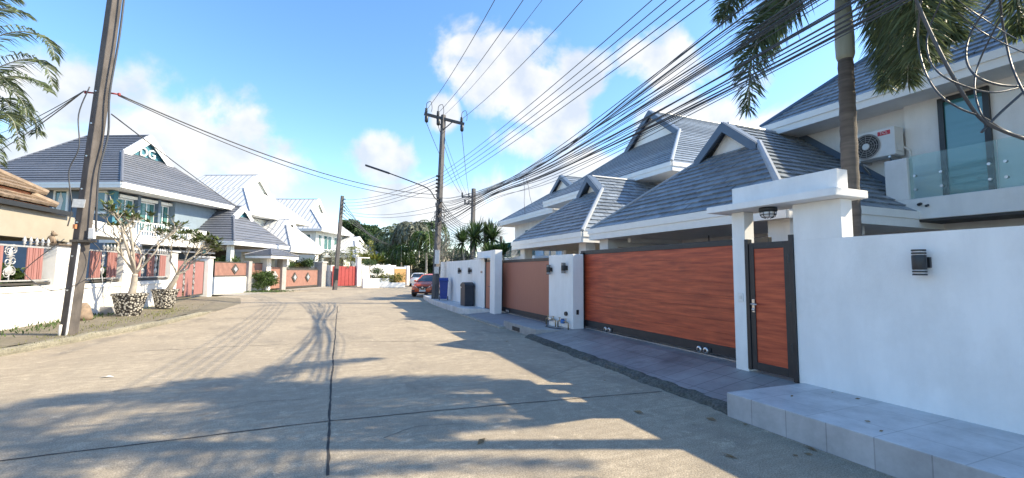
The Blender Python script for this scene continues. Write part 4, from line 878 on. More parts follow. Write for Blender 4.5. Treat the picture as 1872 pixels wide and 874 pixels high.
# gate lodge
GL = thing('gate_lodge', 'little blue-tiled pavilion roof on white posts over a small slatted gate', 'gate lodge', at(35, 21.5))
pa = [(32.9, 20.4, 2.85), (37.0, 20.4, 2.85), (37.0, 22.6, 2.85), (32.9, 22.6, 2.85)]; r1, r2 = (34.6, 21.5, 3.42), (35.3, 21.5, 3.42)
mb = MB(TL)
for P in ([pa[0], pa[1], r2, r1], [pa[2], pa[3], r1, r2], [pa[0], pa[3], r1], [pa[1], pa[2], r2]): tile_face(mb, P, .3, None, .05, 0, rnd, origin=P[0])
ro = mb.build('roof', M['dutile'], GL, recalc=False)
mb = MB(TL)
for a, b in ((pa[0], r1), (pa[3], r1), (pa[1], r2), (pa[2], r2), (r1, r2)): mb.tube([V(a) + V((0, 0, .04)), V(b) + V((0, 0, .04))], .06, 6)
mb.build('hip_cap', M['dutile'], ro)
mb = MB(TL); mb.box(32.95, 36.95, 20.45, 22.55, 2.62, 2.82); mb.build('fascia', M['trim'], ro)
for u in (34.1, 36.3):
    mb = MB(TL); mb.box(u - .3, u + .3, 21.3, 21.8, 0, 2.62); mb.build('post', M['whiteL'] if u < 35 else M['grey'], GL, bevel=.01)
mb = MB(TL)
for i in range(12): x = 34.42 + i * .135; mb.box(x, x + .1, 21.5, 21.54, .2, 1.95)
mb.build('slatted_gate', M['salmon'], GL); mb = MB(TL); diamond(mb, 35.2, 21.48, 1.2, .45); mb.build('diamond_panel', M['silver'], GL)
# salmon sliding gate
g = thing('driveway_gate', 'salmon slatted gate with two dark diamonds in front of the white-roofed carport', 'gate', at(39.8, 21.9))
mb = MB(TL); mb.box(36.7, 43.0, 21.75, 21.85, .1, .26); mb.box(36.7, 43.0, 21.75, 21.85, 1.72, 1.86); mb.build('rail', M['dark'], g)
mb = MB(TL); n = 46
for i in range(n): x = 36.72 + i * 6.26 / n; mb.box(x, x + .1, 21.78, 21.82, .26, 1.72)
mb.build('slats', M['salmon'], g)
for u in (38.7, 41.0):
    mb = MB(TL); diamond(mb, u, 21.74, 1.05, .46); d = mb.build('diamond_panel', M['dark'], g); mb = MB(TL); diamond(mb, u, 21.70, 1.05, .26); mb.build('diamond_inset', M['hipcap'], d)
mb = MB(TL)
for i in range(40): x = 36.8 + i * .155; mb.lathe([(.02, 1.86), (.025, 1.93), (.004, 2.06)], (x, 21.8, 0), 5)
mb.build('spikes', M['dark'], g)
w = thing('gate_pier', 'pair of broad grey and white piers left of the small leaning street pole', 'pier', at(44, 21.5))
mb = MB(TL); mb.box(43.1, 44.1, 21.4, 22.2, 0, 2.5); mb.build('pier', M['grey'], w, bevel=.015)
mb = MB(TL); mb.box(44.4, 46.0, 21.1, 21.9, 0, 2.25); mb.build('side_wall', M['whiteL'], w, bevel=.015)
mb = MB(TL); mb.box(43.02, 44.18, 21.32, 22.28, 2.501, 2.58); mb.build('cap', M['whiteL'], w, bevel=.01)
mb = MB(TL); mb.add([(28, 21.6, .05), (28, 19.4, .012), (36.4, 20.2, .012), (46, 19.9, .012), (46.5, 21.7, .05)], [(0, 1, 2, 3, 4)]); structure(mb.build('driveway_apron', M['apron'], recalc=False))

HW = thing('house', 'white house with white seamed metal roofs just right of the dark blue house', 'house', at(43, 30))
for (a, b, v0, z0, zr, g_, zg, D, hb, bw) in ((38.3, 49.3, 26, 7.05, 11.6, 29, 9.78, 37, 2.2, .45), (39.2, 46.6, 22.5, 3.66, 6.83, 24.8, 6.15, 30, 1.5, .32)):
    dutch_roof(HW, TL, a, b, v0, z0, zr, g_, zg, D, hb, M['whiteroof'], M['trim'], M['seam'], M['trim'], M['w1wall'], 50, None, .02, 0, rnd, seam=.55, bw=bw, cap=.06, fascia=.28)
mb = MB(TL); mb.box(39.2, 48.5, 27.2, 36, .1, 6.7); mb.build('wall', M['w1wall'], HW)
for u in (39.6, 46.2): mb = MB(TL); mb.box(u - .2, u + .2, 22.9, 23.3, .1, 3.38); mb.build('column', M['w1wall'], HW)
for (a, b) in ((43.0, 44.2), (45.2, 47.6)): window(HW, TL, a, b, 27.19, 4.3, 6.3, M['trim'], M['teal2'], .09, 2)
HW2 = thing('house', 'farther white house with white metal roofs and green windows left of the small street pole', 'house', at(57, 31))
for (a, b, v0, z0, zr, g_, zg, D, hb, bw) in ((51.9, 61.3, 26, 6.78, 11.2, 29, 9.5, 37, 2.2, .45), (54.5, 66.3, 22.7, 3.65, 6.45, 24.9, 5.75, 30, 1.5, .3)):
    dutch_roof(HW2, TL, a, b, v0, z0, zr, g_, zg, D, hb, M['whiteroof'], M['trim'], M['seam'], M['trim'], M['w1wall'], 50, None, .02, 0, rnd, seam=.6, bw=bw, cap=.07, fascia=.28)
mb = MB(TL); mb.box(52.5, 60.6, 27.0, 36, .1, 6.5); mb.build('wall', M['w1wall'], HW2)
for (a, b) in ((53.0, 53.9), (54.4, 56.6), (57.2, 59.8)): window(HW2, TL, a, b, 26.99, 4.3, 6.2, M['trim'], M['teal2'], .1, 2)
window(HW2, TS, 27.6, 29.4, 52.49, 4.6, 6.2, M['trim'], M['teal2'], .1, 2)
for u in (55, 60.4, 65.8): mb = MB(TL); mb.box(u - .22, u + .22, 23.1, 23.5, .1, 3.37); mb.build('column', M['w1wall'], HW2)

# red gate, white wall, golden gate (boundary of the far corner plots)
def wline(p, q):
    p, q = V((*p, 0)), V((*q, 0)); u = (q - p).normalized(); v = V((-u.y, u.x, 0)); T = Matrix((u, v, V((0, 0, 1)))).transposed().to_4x4(); T.translation = p; return T, (q - p).length
def gnd(px, py, z=.05): p = GZ(px, py, z); return (p.x, p.y)
T1, L1 = wline(gnd(607, 524), gnd(660, 522.5))
g = thing('driveway_gate', 'plain bright red metal gate behind the small leaning street pole', 'gate', tuple(T1 @ V((L1 / 2, 0, .05))))
mb = MB(T1); mb.box(0, L1 - .3, 0, .06, .1, 2.15)
for i in range(7): x = .1 + i * (L1 - .5) / 6.6; mb.box(x, x + .05, -.03, 0, .1, 2.15)
mb.build('panel', M['redgate'], g)
w = thing('gate_pier', 'slim white pier at the right end of the bright red gate', 'pier', tuple(T1 @ V((L1, 0, 0))))
q_ = (T1.inverted() @ V((*gnd(648, 522.5), 0))).x
mb = MB(T1); mb.box(q_ - .22, q_ + .22, -.25, .2, 0, 3.05); mb.build('pier', M['white'], w, bevel=.02)
mb = MB(T1); mb.box(q_ - .3, q_ + 1.3, -.32, .28, 3.051, 3.15); mb.build('cap', M['white'], w, bevel=.02)
T2, L2 = wline(gnd(661, 522.5), gnd(722, 520.5))
w = thing('boundary_wall', 'sunlit white wall behind the cloud-pruned topiary planters', 'wall', tuple(T2 @ V((L2 / 2, 0, 0))))
mb = MB(T2); mb.box(0, L2 + .1, 0, .25, 0, 2.35); mb.build('wall', M['white'], w); 
for x in (.2, L2 * .45, L2 * .8): mb = MB(T2); mb.box(x - .15, x + .15, -.05, .28, 0, 2.45); mb.build('pier', M['white'], w)
T3, L3 = wline(gnd(722, 521.5), gnd(747, 520.5))
g = thing('driveway_gate', 'golden wood gate at the end of the sunlit white wall', 'gate', tuple(T3 @ V((L3 / 2, 0, .05))))
mb = MB(T3); mb.box(0, L3 - .5, .1, .16, .15, 1.95)
for i in range(8): mb.box(.02, L3 - .52, .07, .099, .2 + i * .215, .38 + i * .215)
mb.build('panel', M['gold'], g)
mb = MB(T3); mb.box(0, L3 - .5, .06, .2, 1.951, 2.15); mb.build('beam', M['white'], g)
w = thing('gate_pier', 'white pier at the right end of the golden wood gate', 'pier', tuple(T3 @ V((L3, 0, 0))))
mb = MB(T3); mb.box(L3 - .45, L3, -.1, .4, 0, 2.3); mb.build('pier', M['white'], w, bevel=.02)
# ================================================================== poles, lamps and wires
def catmull(P, n=8):
    P = [V(p) for p in P]; out = []
    for i in range(len(P) - 1):
        a, b, c, d = P[max(i - 1, 0)], P[i], P[i + 1], P[min(i + 2, len(P) - 1)]
        for k in range(n):
            t = k / n; out.append(.5 * ((2 * b) + (c - a) * t + (2 * a - 5 * b + 4 * c - d) * t * t + (3 * b - a - 3 * c + d) * t ** 3))
    return out + [P[-1]]
def taper_pole(parent, base, top, h0, h1, mat_, rz, name='shaft'):
    b, t = V(base), V(top); vs = []; n = 10
    x = V((math.cos(rz), math.sin(rz), 0)); y = V((-x.y, x.x, 0))
    prof = [(1, .55), (.55, 1), (-.55, 1), (-1, .55), (-1, -.55), (-.55, -1), (.55, -1), (1, -.55)]
    prof = [(.92, -1), (1, -.92), (1, .92), (.92, 1), (-.92, 1), (-1, .92), (-1, -.92), (-.92, -1)]
    rn = random.Random(4)
    for i in range(n + 1):
        p = b.lerp(t, i / n); h = h0 + (h1 - h0) * i / n
        for q in prof: vs.append(p + x * q[0] * h * (1 + rn.uniform(-.02, .02)) + y * q[1] * h * .85)
    k = 8; mb = MB(); mb.add(vs, [(i * k + j, i * k + (j + 1) % k, (i + 1) * k + (j + 1) % k, (i + 1) * k + j) for i in range(n) for j in range(k)] + [tuple(range(n * k, n * k + k))])
    return mb.build(name, mat_, parent)
PLN = 'utility poles along the street'
lb_ = V((-5.60, 13.74, .1)); lt_ = V((-5.08, 13.48, 9.4)); ld = (lt_ - lb_) / (lt_.z - lb_.z)
LPz = lambda z: lb_ + ld * (z - lb_.z)
P1 = thing('utility_pole', 'thick weathered square concrete pole leaning beside the near fence, with a pale conduit', 'utility pole', tuple(lb_), 0, PLN)
taper_pole(P1, lb_, lt_, .13, .105, M['pole'], R(55))
f_ = V((.5, -.87, 0)).normalized()                       # faces the camera
mb = MB(); mb.tube([LPz(.1) + V((.03, -.19, .0)), LPz(.25) + V((.03, -.165, 0)), LPz(2.3) + V((0.03, -.145, 0))], .024, 8); mb.tube([LPz(.1) + V((-.1, -.16, 0)), LPz(.4) + V((-.1, -.15, 0))], .028, 8); mb.build('conduit', M['whiteL'], P1, True)
mb = MB(); c = LPz(2.36); mb.obox(c + V((.1, -.16, 0)), (.24, -.0, 0), (0, .04, 0), (0, 0, .025)); mb.lathe([(.2, -.03), (.205, 0), (.2, .03)], (c.x, c.y, c.z), 12); mb.build('strap', M['dark'], P1)
mb = MB(); c = LPz(2.55); mb.obox(c + V((.22, -.1, 0)), (.06, -.015, 0), (.01, .04, 0), (0, 0, .13)); mb.build('service_box', M['acwhite'], P1, bevel=.01)
mb = MB(); c = LPz(3.15); mb.obox(c + V((-.06, -.19, .1)), (.11, .0, 0), (.003, .01, 0), (0.01, 0, .10)); mb.build('notice', M['silver'], P1)
mb = MB(); c = LPz(2.7); mb.obox(c + V((-.09, -.16, 0)), (.025, -.008, 0), (.01, .02, 0), (0, 0, .05)); mb.build('orange_box', M['orange'], P1)
for zz, side in ((6.05, 1), (6.0, -1)):
    mb = MB(); c = LPz(zz); x = V((side * .16, .02, 0)); mb.tube([c + x, c + x * 1.9], .02, 6); mb.lathe([(.02, -.035), (.035, -.02), (.022, 0), (.035, .02), (.02, .035)], tuple(c + x * 2), 10); mb.build('insulator', M['redgate'] if side > 0 else M['redgate'], P1, True)
for i in range(7):
    mb = MB(); c = LPz(1.2 + i * .8); mb.lathe([(.018, -.02), (.018, .02)], tuple(c + V((-.05, -.19 + i * .006, 0))), 8, 'y'); mb.build('bolt', M['steel'], P1)
CABG = 'black cables strung along and across the street'
def cable(pts, r, label, group=CABG, name='cable', n=6, k=8):
    mb = MB(); mb.tube(catmull(pts, k), r, n); return tag(mb.build(name, M['cable'], smooth=True, recalc=False), label, 'cable', group)
def sagged(p, q, s, n=10): p, q = V(p), V(q); return [p.lerp(q, i / n) - V((0, 0, 4 * s * (i / n) * (1 - i / n))) for i in range(n + 1)]
# cables running down the near pole
cable([LPz(9.4) + V((.2, -.1, 0)), LPz(7.5) + V((.22, -.08, 0)), LPz(6) + V((.19, -.1, 0)), LPz(5) + V((.25, -.06, 0)), LPz(4) + V((.2, -.12, 0)), LPz(2.6) + V((.28, -.1, 0))], .022, 'thick black cable running down the right side of the near weathered pole', k=6)
cable([LPz(6.1) + V((-.2, -.1, 0)), LPz(5.4) + V((-.33, -.1, 0)), LPz(4.6) + V((-.22, -.15, 0)), LPz(4.0) + V((-.36, -.1, 0)), LPz(3.2) + V((-.2, -.15, 0)), LPz(2.7) + V((-.22, -.16, 0))], .013, 'loose thin cable looping down the left side of the near weathered pole', k=6)
cable([LPz(2.4) + V((-.25, -.15, 0)), LPz(1.9) + V((-.8, -.1, -.1)), LPz(1.55) + V((-.85, -.1, 0)), LPz(1.2) + V((-.3, -.2, 0)), LPz(1.5) + V((.3, -.2, 0)), LPz(2.1) + V((.42, -.1, 0)), LPz(2.4) + V((.2, -.2, 0))], .009, 'thin wire loop hanging around the foot of the near weathered pole', k=6)

cb = V((5.25, 22.9, .2)); ct = V((5.52, 22.85, 10.15)); cdv = (ct - cb) / (ct.z - cb.z); CP = lambda z: cb + cdv * (z - cb.z)
P2 = thing('utility_pole', 'tall dark concrete pole with a crossarm and notices, beside the blue bin', 'utility pole', tuple(cb), 0, PLN)
taper_pole(P2, cb, ct, .150, .105, M['pole2'], R(30))
xl, xr = V((4.50, 23.0, 10.12)), V((6.62, 22.6, 9.72)); mb = MB(); mb.bar(xl, xr, .12, .14); mb.bar(CP(9.3) + V((0, -.12, 0)), xl.lerp(xr, .28), .05, .05); mb.bar(CP(9.3) + V((0, -.12, 0)), xl.lerp(xr, .72), .05, .05); ca = mb.build('crossarm', M['black'], P2)
INS = [xl.lerp(xr, f) + V((0, 0, .1)) for f in (.05, .34, .5, .93)]
for i in (0, 1, 3):
    p = INS[i]; mb = MB(); mb.lathe([(.05, 0), (.09, .04), (.05, .08), (.09, .12), (.05, .16), (.08, .2), (.03, .26)], tuple(p), 10); mb.build('insulator', M['black'], ca, True)
    mb = MB(); mb.lathe([(.05, 0), (.10, -.06), (.10, -.32), (.05, -.38)], tuple(p + V((0, -.1, -.2))), 10); mb.build('fuse_cutout', M['black'], ca, True)
    mb = MB(); mb.tube(catmull([p + V((0, 0, .22)), p + V((.02, -.05, .5)), p + V((.22, -.05, .62)), p + V((.3, -.05, .3)), p + V((.25, -.1, .05))], 6), .018, 5); mb.build('jumper_wire', M['cable'], ca)
for i in range(5):
    z = 6.75 - i * .2; c = CP(z) + V((-.22, -.1, 0)); mb = MB(); mb.lathe([(.04, -.05), (.065, -.02), (.04, 0), (.065, .02), (.04, .05)], tuple(c), 8); mb.bar(c, CP(z), .03, .03); mb.build('spool_insulator', M['black'], P2)
for z, h, mm in ((2.55, .26, 'paper'), (2.2, .12, 'paper'), (1.75, .18, 'silver')):
    mb = MB(); c = CP(z) + V((-.03, -.195, 0)); mb.obox(c, (.11, -.055, 0), (.004, .008, 0), (0, 0, h)); mb.build('notice', M[mm], P2)
rn = random.Random(5); mb = MB()
for i in range(16):
    z = 3.2 + rn.random() * 2.6; a = rn.random() * 6.3; c = CP(z) + V((math.cos(a) * .2, math.sin(a) * .2, 0)); mb.tube(catmull([c, c + V((rn.uniform(-.3, .3), rn.uniform(-.3, .1), -.25)), c + V((rn.uniform(-.2, .2), rn.uniform(-.2, .1), -rn.uniform(.4, .9)))], 5), .016, 5)
for i in range(7):
    c = CP(4.2 + i * .25) + V((-.16 + .2 * (i % 2), -.16, 0)); mb.obox(c, (.06, 0, 0), (0, .05, 0), (0, 0, .1))
mb.build('cable_tangle', M['cable'], P2)
# street lamp on its arm
sl_ = thing('street_lamp', 'long thin street lamp reaching out over the road from the tall dark pole', 'street lamp', tuple(CP(5.6)))
tip = PD(668, 302, 23.6); k1 = PD(712, 317, 23.5); k2 = PD(760, 335, 23.3); k3 = PD(784, 346, 23.2); mb = MB(); mb.tube(catmull([CP(5.45) + V((-.1, -.15, 0)), PD(795, 362, 23.1), k3, k2, k1], 8), .03, 7); mb.build('arm', M['black'], sl_, True)
mb = MB(); mb.bar(tip, k1, .14, .10); mb.build('lamp_head', M['slatebox'], sl_, bevel=.03)
# further poles
def small_pole(px, py, z, pt, d, label, arm=None, h0=.14, h1=.1):
    b = GZ(px, py, z); t_ = PD(pt[0], pt[1], (b - CAM).dot(FW)); o = thing('utility_pole', label, 'utility pole', tuple(b), 0, PLN); taper_pole(o, b - V((0, 0, .1)), t_, h0, h1, M['pole2'], R(20)); return o, b, t_
S1, sb, st = small_pole(612, 529, .05, (626, 358), 0, 'slim grey pole leaning right in front of the red gate', h0=.17, h1=.12)
mb = MB()
for i in range(4): c = st - V((0, 0, .3 + i * .35)); mb.lathe([(.05, -.05), (.08, 0), (.05, .05)], tuple(c + V((.2, -.1, 0))), 8); mb.bar(c, c + V((.2, -.1, 0)), .04, .04)
mb.build('spool_insulator', M['black'], S1); mb = MB(); c = sb.lerp(st, .16); mb.obox(c + V((0, -.25, 0)), (.18, 0, 0), (0, .06, 0), (0, 0, .5)); mb.build('meter_box', M['black'], S1)
d0 = 40; fb_ = PD(862, 505, d0); ft = PD(866, 345, d0); S2 = thing('utility_pole', 'farther slim pole with two short crossarms, standing behind the spiky plants', 'utility pole', (fb_.x, fb_.y, 0), 0, PLN)
taper_pole(S2, (fb_.x, fb_.y, -.1), ft, .2, .15, M['pole2'], R(20))
mb = MB()
for py, x0 in ((360, 844), (373, 849)): mb.bar(PD(x0, py, d0), PD(868, py, d0), .12, .12); mb.bar(PD(x0 + 1, py, d0), PD(x0 + 1, py - 8, d0), .12, .12, (0, 1, 0)); mb.bar(PD(857, py, d0), PD(857, py - 7, d0), .1, .1, (0, 1, 0))
mb.build('crossarm', M['black'], S2)
for px, py, lab in ((887, 406, 'short dark pole tip just right of the farther crossarm pole'), (900, 408, 'second dark pole tip right of the farther crossarm pole'), (916, 432, 'low dark pole tip by the green glass balcony')):
    q = PD(px, py, 60); o = thing('utility_pole', lab, 'utility pole', (q.x, q.y, 0), 0, PLN); taper_pole(o, (q.x, q.y, 0), q, .2, .17, M['pole2'], R(20))

# main bundle
rn = random.Random(21)
lab = 'thin black cable in the thick bundle sagging from the tall dark pole'
for i in range(29):
    o = rn.uniform(-1, 1); o2 = max(-1, min(1, o + rn.gauss(0, .5))); low = i >= 25
    z0 = 4.9 + o * .75; z1 = 4.48 + o * .16; z2 = 4.86 + o2 * .55; x2 = 5.02 + rn.uniform(-.28, .28)
    if low: z1 = 4.33 - (i - 25) * .07; z2 = 4.1 + rn.uniform(-.1, .3); z0 = 4.4 - (i - 25) * .15
    pts = [CP(z0) + V((rn.uniform(-.1, .1), -.1, 0)), (5.2 + rn.uniform(-.08, .08), 19.2, z0 * .55 + z1 * .45 - .12), (5.12 + rn.uniform(-.05, .05), 14.0, z1), (5.08 + rn.uniform(-.1, .1), 9.5, .65 * z1 + .35 * z2 - .12 - rn.uniform(0, .08)), (x2, 3.6, z2), (x2 + .1, -2.5, z2 + .55), (5.3, -8, z2 + 1.4)]
    cable(pts, rn.choice((.005, .006, .008, .0115)), lab, 'bundle of cables along the right wall', n=5, k=7)
# low-voltage wires
for j in range(5):
    p = CP(6.75 - j * .2) + V((-.22, -.1, 0)); q = GX(1192 + 26 * j, 0, 4.95); s = .35; e = p + (q + V((0, 0, .855 * s)) - p) * 1.45
    cable(sagged(p, e, s), .009, 'one of five evenly spaced wires above the cable bundle', 'five parallel wires above the cable bundle', n=5, k=3)
    p2 = st - V((-.2, .1, .35 + .27 * j))
    if j < 4: cable(sagged(p, p2, .35), .014, 'one of the wires between the tall dark pole and the slim grey pole', 'wires between the tall pole and the slim pole', n=5, k=3)
for j, px in enumerate((905, 957, 992, 1066)):
    p = INS[j] + V((0, -.1, .12)); q = GX(px, 0, p.x - .1); s = .3; e = p + (q + V((0, 0, .7 * s)) - p) * 1.25
    cable(sagged(p, e, s), .012 if j != 2 else .008, ('high wire from the left end of the tall pole crossarm', 'high wire from the second insulator of the tall pole crossarm', 'thin high wire from the top of the tall dark pole', 'high wire from the right end of the tall pole crossarm')[j], n=5, k=3)
for (a, b, r, l) in ((INS[0] + V((0, -.1, -.6)), PD(840, 352, d0), .016, 'drop wire from the left fuse of the tall pole'), (INS[1] + V((0, -.1, -.6)), PD(846, 354, d0), .016, 'drop wire from the second fuse of the tall pole'), (INS[3] + V((0, -.1, -.6)), PD(857, 353, d0), .016, 'drop wire from the right fuse of the tall pole'), (CP(9.2), PD(862, 372, d0), .01, 'faint wire from the neck of the tall pole')): cable(sagged(a, b, .3), r, l, n=5, k=3)
# wires fanning down behind the tall pole
for j in range(7):
    cable(sagged(CP(5.6 - j * .2), PD(868 + j * 7, 400 + j * 5, 46), .9), .02, 'one of the slack wires fanning out behind the tall dark pole', 'slack wires behind the tall pole', n=5, k=3)
for j in range(5): cable(sagged(st - V((0, 0, .4 + .35 * j)), PD(700 + 8 * j, 452, 70), .5), .03, 'one of the wires running from the slim grey pole to the far trees', 'wires beyond the slim pole', n=5, k=3)
# from the near pole across the street, and to the left
c0 = LPz(6.05) + V((.3, .04, 0))
cable(sagged(c0, CP(5.75) + V((-.2, -.1, 0)), .55), .018, 'thick black cable sagging across the street from the near weathered pole', k=4)
cable(sagged(c0 + V((0, 0, -.03)), CP(5.55) + V((-.2, -.1, 0)), .62), .013, 'second cable close under the thick one crossing the street', k=4)
c1 = LPz(6.0) + V((-.32, -.04, 0))
for j, (px, py, d, r) in enumerate(((-60, 258, 20, .010), (-60, 282, 20, .012), (-60, 300, 19, .014))): cable(sagged(c1, PD(px, py, d), .25), r, ('highest of the three wires left of the near weathered pole', 'middle of the three wires left of the near weathered pole', 'thickest and lowest of the three wires left of the near weathered pole')[j], k=3)
cable(sagged(LPz(5.55) + V((.2, .1, 0)), PD(500, 420, 39), .2), .016, 'thin wire from the near weathered pole over the dark blue house', k=3)
for j in range(2): cable(sagged(st - V((0, 0, 1.2 + j * .3)), CP(5.2 - j * .3), .5 - .1 * j), .012, ('faint wire below the others between slim and tall pole', 'lowest faint wire between slim and tall pole')[j], n=5, k=3)
# loose coils over the near wall
for a_, b_, l in (((957, 322), (960, 392), 'longest loose strand dangling from the cable bundle against the sky'), ((962, 325), (972, 372), 'short loose strand dangling beside the longest one')):
    p = GX(*a_, 5.1); q = GX(*b_, 5.1); cable([p, p.lerp(q, .4) + V((.06, .1, 0)), p.lerp(q, .7) + V((-.05, -.08, 0)), q], .006, l, n=5, k=4)
def loop(pts, r, label, d=3.7, dd=.25):
    n = len(pts); cable([PD(x, y, d + dd * math.sin(i * 1.3)) for i, (x, y) in enumerate(pts)], r, label, 'loose cable coils over the near wall', k=7)
loop([(1655, -60), (1675, 0), (1702, 62), (1742, 140), (1788, 212), (1830, 238), (1885, 258)], .0135, 'thickest of the loose black cables hanging over the near wall', dd=.05)
loop([(1690, -40), (1678, 60), (1688, 122), (1713, 168), (1752, 197), (1800, 216), (1840, 240), (1890, 256)], .0075, 'leftmost loose cable curving up to the bunch over the near wall')
loop([(1735, -30), (1698, 55), (1697, 100), (1716, 133), (1762, 157), (1820, 169), (1885, 154)], .007, 'loose cable dipping in a wide bowl over the dark window')
loop([(1830, -20), (1780, 50), (1766, 98), (1780, 135), (1826, 155), (1890, 158)], .0085, 'tall loose cable loop in front of the glass balcony')
loop([(1830, 30), (1792, 108), (1782, 150), (1787, 190), (1805, 222), (1850, 246)], .007, 'loose cable crossing the tall loop and joining the bunch')
loop([(1826, -20), (1834, 50), (1848, 115), (1868, 162), (1890, 200)], .0085, 'loose cable falling nearly straight at the right edge')
loop([(1752, 24), (1790, 55), (1840, 82), (1890, 104)], .005, 'thin pale-lit loose wire crossing the upper coils')
loop([(1740, -10), (1770, 15), (1830, 55), (1860, 72)], .004, 'thinnest loose wire above the other coils')
loop([(1794, 242), (1830, 205), (1890, 152)], .010, 'short stiff cable end tied across the bunch', dd=.0)

# ================================================================== plants
def leaf_quad(mb, p, d, n, L, w):
    s = d.cross(n)
    if s.length < 1e-4: s = V((1, 0, 0))
    s.normalize(); nn = s.cross(d).normalized()
    mb.v += [p, p + d * L * .45 + s * w - nn * w * .25, p + d * L, p + d * L * .45 - s * w - nn * w * .25]; o = len(mb.v) - 4; mb.f.append((o, o + 1, o + 2, o + 3)); mb.mi.append(0)
def rdir(rn):
    while True:
        v = V((rn.uniform(-1, 1), rn.uniform(-1, 1), rn.uniform(-1, 1)))
        if .05 < v.length < 1: return v.normalized()
def crown(mb, clumps, rn, dens, L, w, up=.3):
    for c, rx, rz_ in clumps:
        c = V(c); n = int(dens * rx * rx)
        for i in range(n):
            d = rdir(rn); r = rn.random() ** .45; p = c + V((d.x * rx * r, d.y * rx * r, d.z * rz_ * r)); k = rn.uniform(.6, 1.3)
            leaf_quad(mb, p, (rdir(rn) + d * .6 + V((0, 0, -.2))).normalized(), (rdir(rn) + V((0, 0, up * 2))).normalized(), L * k, w * k)
def clumps_for(rn, c, R_, H_, n, size, flat=.6):
    out = []
    for i in range(n):
        d = rdir(rn); r = rn.random() ** .5; s = size * rn.uniform(.6, 1.25); out.append(((c[0] + d.x * R_ * r, c[1] + d.y * R_ * r, c[2] + d.z * H_ * r), s, s * flat))
    return out
def tree(name, label, base, zc, R_, H_, n, size, leaf, dens, L, w, seed, tr=.18, trunk=True, flat=.6, group=None, limbs=8, bark='bark'):
    rn = random.Random(seed); b = V(base); t = thing(name, label, 'tree' if trunk else 'shrub', tuple(b), 0, group); cl = clumps_for(rn, (b.x, b.y, zc), R_, H_, n, size, flat)
    mb = MB(); crown(mb, cl, rn, dens, L, w); mb.build('crown' if trunk else 'foliage', M[leaf], t, recalc=False)
    mb = MB(); fork = V((b.x + rn.uniform(-.2, .2), b.y, max(b.z + .15, zc - H_ * .9)))
    mb.tube(catmull([b - V((0, 0, .1)), b.lerp(fork, .5) + V((rn.uniform(-.1, .1) * R_ * .3, 0, 0)), fork], 5), [tr * (1 - .5 * i / 10) for i in range(11)], 8)
    for c, s, _ in cl[:limbs]: c = V(c); m_ = fork.lerp(c, .5) + V((0, 0, .1 * H_)); mb.tube(catmull([fork, m_, c], 4), [tr * .45 * (1 - .8 * i / 8) for i in range(9)], 5)
    mb.build('trunk', M[bark], t, True, recalc=False); return t
def frond(mb, path, n, L, w, rn, mode='flat', droop=.5, tipr=.35):
    P = catmull(path, 8); k = len(P) - 1
    for i in range(n):
        f = (i + rn.random()) / n; f = .06 + .94 * f; x = f * k; a = min(int(x), k - 1); p = P[a].lerp(P[a + 1], x - a); d = (P[a + 1] - P[a]).normalized()
        sd = d.cross(V((0, 0, 1)));
        if sd.length < .05: sd = V((1, 0, 0))
        sd.normalize(); un_ = sd.cross(d).normalized(); ll = L * (math.sin(math.pi * min(1, f * .8 + .15)) * .75 + tipr * .7) * rn.uniform(.8, 1.15)
        if mode == 'flat':
            s = 1 if i % 2 else -1; q = (sd * s * .85 + d * .55 + un_ * .12 + rdir(rn) * .12).normalized()
        else:
            th = rn.random() * 2 * math.pi; q = (sd * math.cos(th) + un_ * math.sin(th) + d * .75).normalized()
        q2 = (q + V((0, 0, -droop * rn.uniform(.6, 1.4)))).normalized(); s_ = q.cross(rdir(rn)).normalized() * w
        m1 = p + q * ll * .5; m2 = m1 + q2 * ll * .5; o = len(mb.v); mb.v += [p + s_ * .35, p - s_ * .35, m1 - s_, m1 + s_, m2]; mb.f += [(o, o + 1, o + 2, o + 3), (o + 3, o + 2, o + 4)]; mb.mi += [0, 0]
    return P
def palm(name, label, base, top, tr, fr, leaf, group=None, mode='flat', n=70, L=.5, w=.022, seed=1, bark='palmbark', droop=.5, shaft=None, rr=.018):
    rn = random.Random(seed); t = thing(name, label, 'palm tree', tuple(base), 0, group); b, tp = V(base), V(top)
    lp_ = [b - V((0, 0, .1)), b.lerp(tp, .35) + V((.02, .02, 0)), b.lerp(tp, .7), tp]; C_ = catmull(lp_, 14); mb = MB()
    mb.tube(C_, [tr * (1.12 - .32 * i / len(C_)) * (1 + (.055 if i % 2 else -.03)) for i in range(len(C_))], 12); mb.build('trunk', M[bark], t, True)
    if shaft:
        mb = MB(); z0, z1, r0, r1 = shaft; mb.lathe([(r0 * .9, z0), (r0 * 1.08, z0 + .06), (r0 * 1.12, z0 + .3), (r0, z0 + .7), (r1, z1)], (tp.x, tp.y, 0), 16); mb.build('crownshaft', M['shaft'], t, True)
    mb = MB(); st_ = MB()
    for path in fr:
        P = frond(mb, path, n, L, w, rn, mode, droop); st_.tube(P, [rr * (1 - .75 * i / len(P)) for i in range(len(P))], 5)
    mb.build('fronds', M[leaf], t, recalc=False); st_.build('frond_stems', M['shaft'], t, True, recalc=False); return t
def arc_fronds(c, n, L, rn, rise=.35, fall=.9, skip=None):
    c = V(c); out = []
    for i in range(n):
        a = 2 * math.pi * (i + rn.uniform(-.3, .3)) / n; h = V((math.cos(a), math.sin(a), 0)); k = rn.uniform(.85, 1.1) * L; el = rn.uniform(.1, 1.2)
        out.append([c, c + h * k * .35 * (1.2 - el * .5) + V((0, 0, k * rise * (el + .2))), c + h * k * .72 + V((0, 0, k * (rise * el - .05))), c + h * k * .98 + V((0, 0, k * (rise * el - fall * .5))), c + h * k * 1.02 + V((0, 0, k * (rise * el - fall * .8)))])
    return out
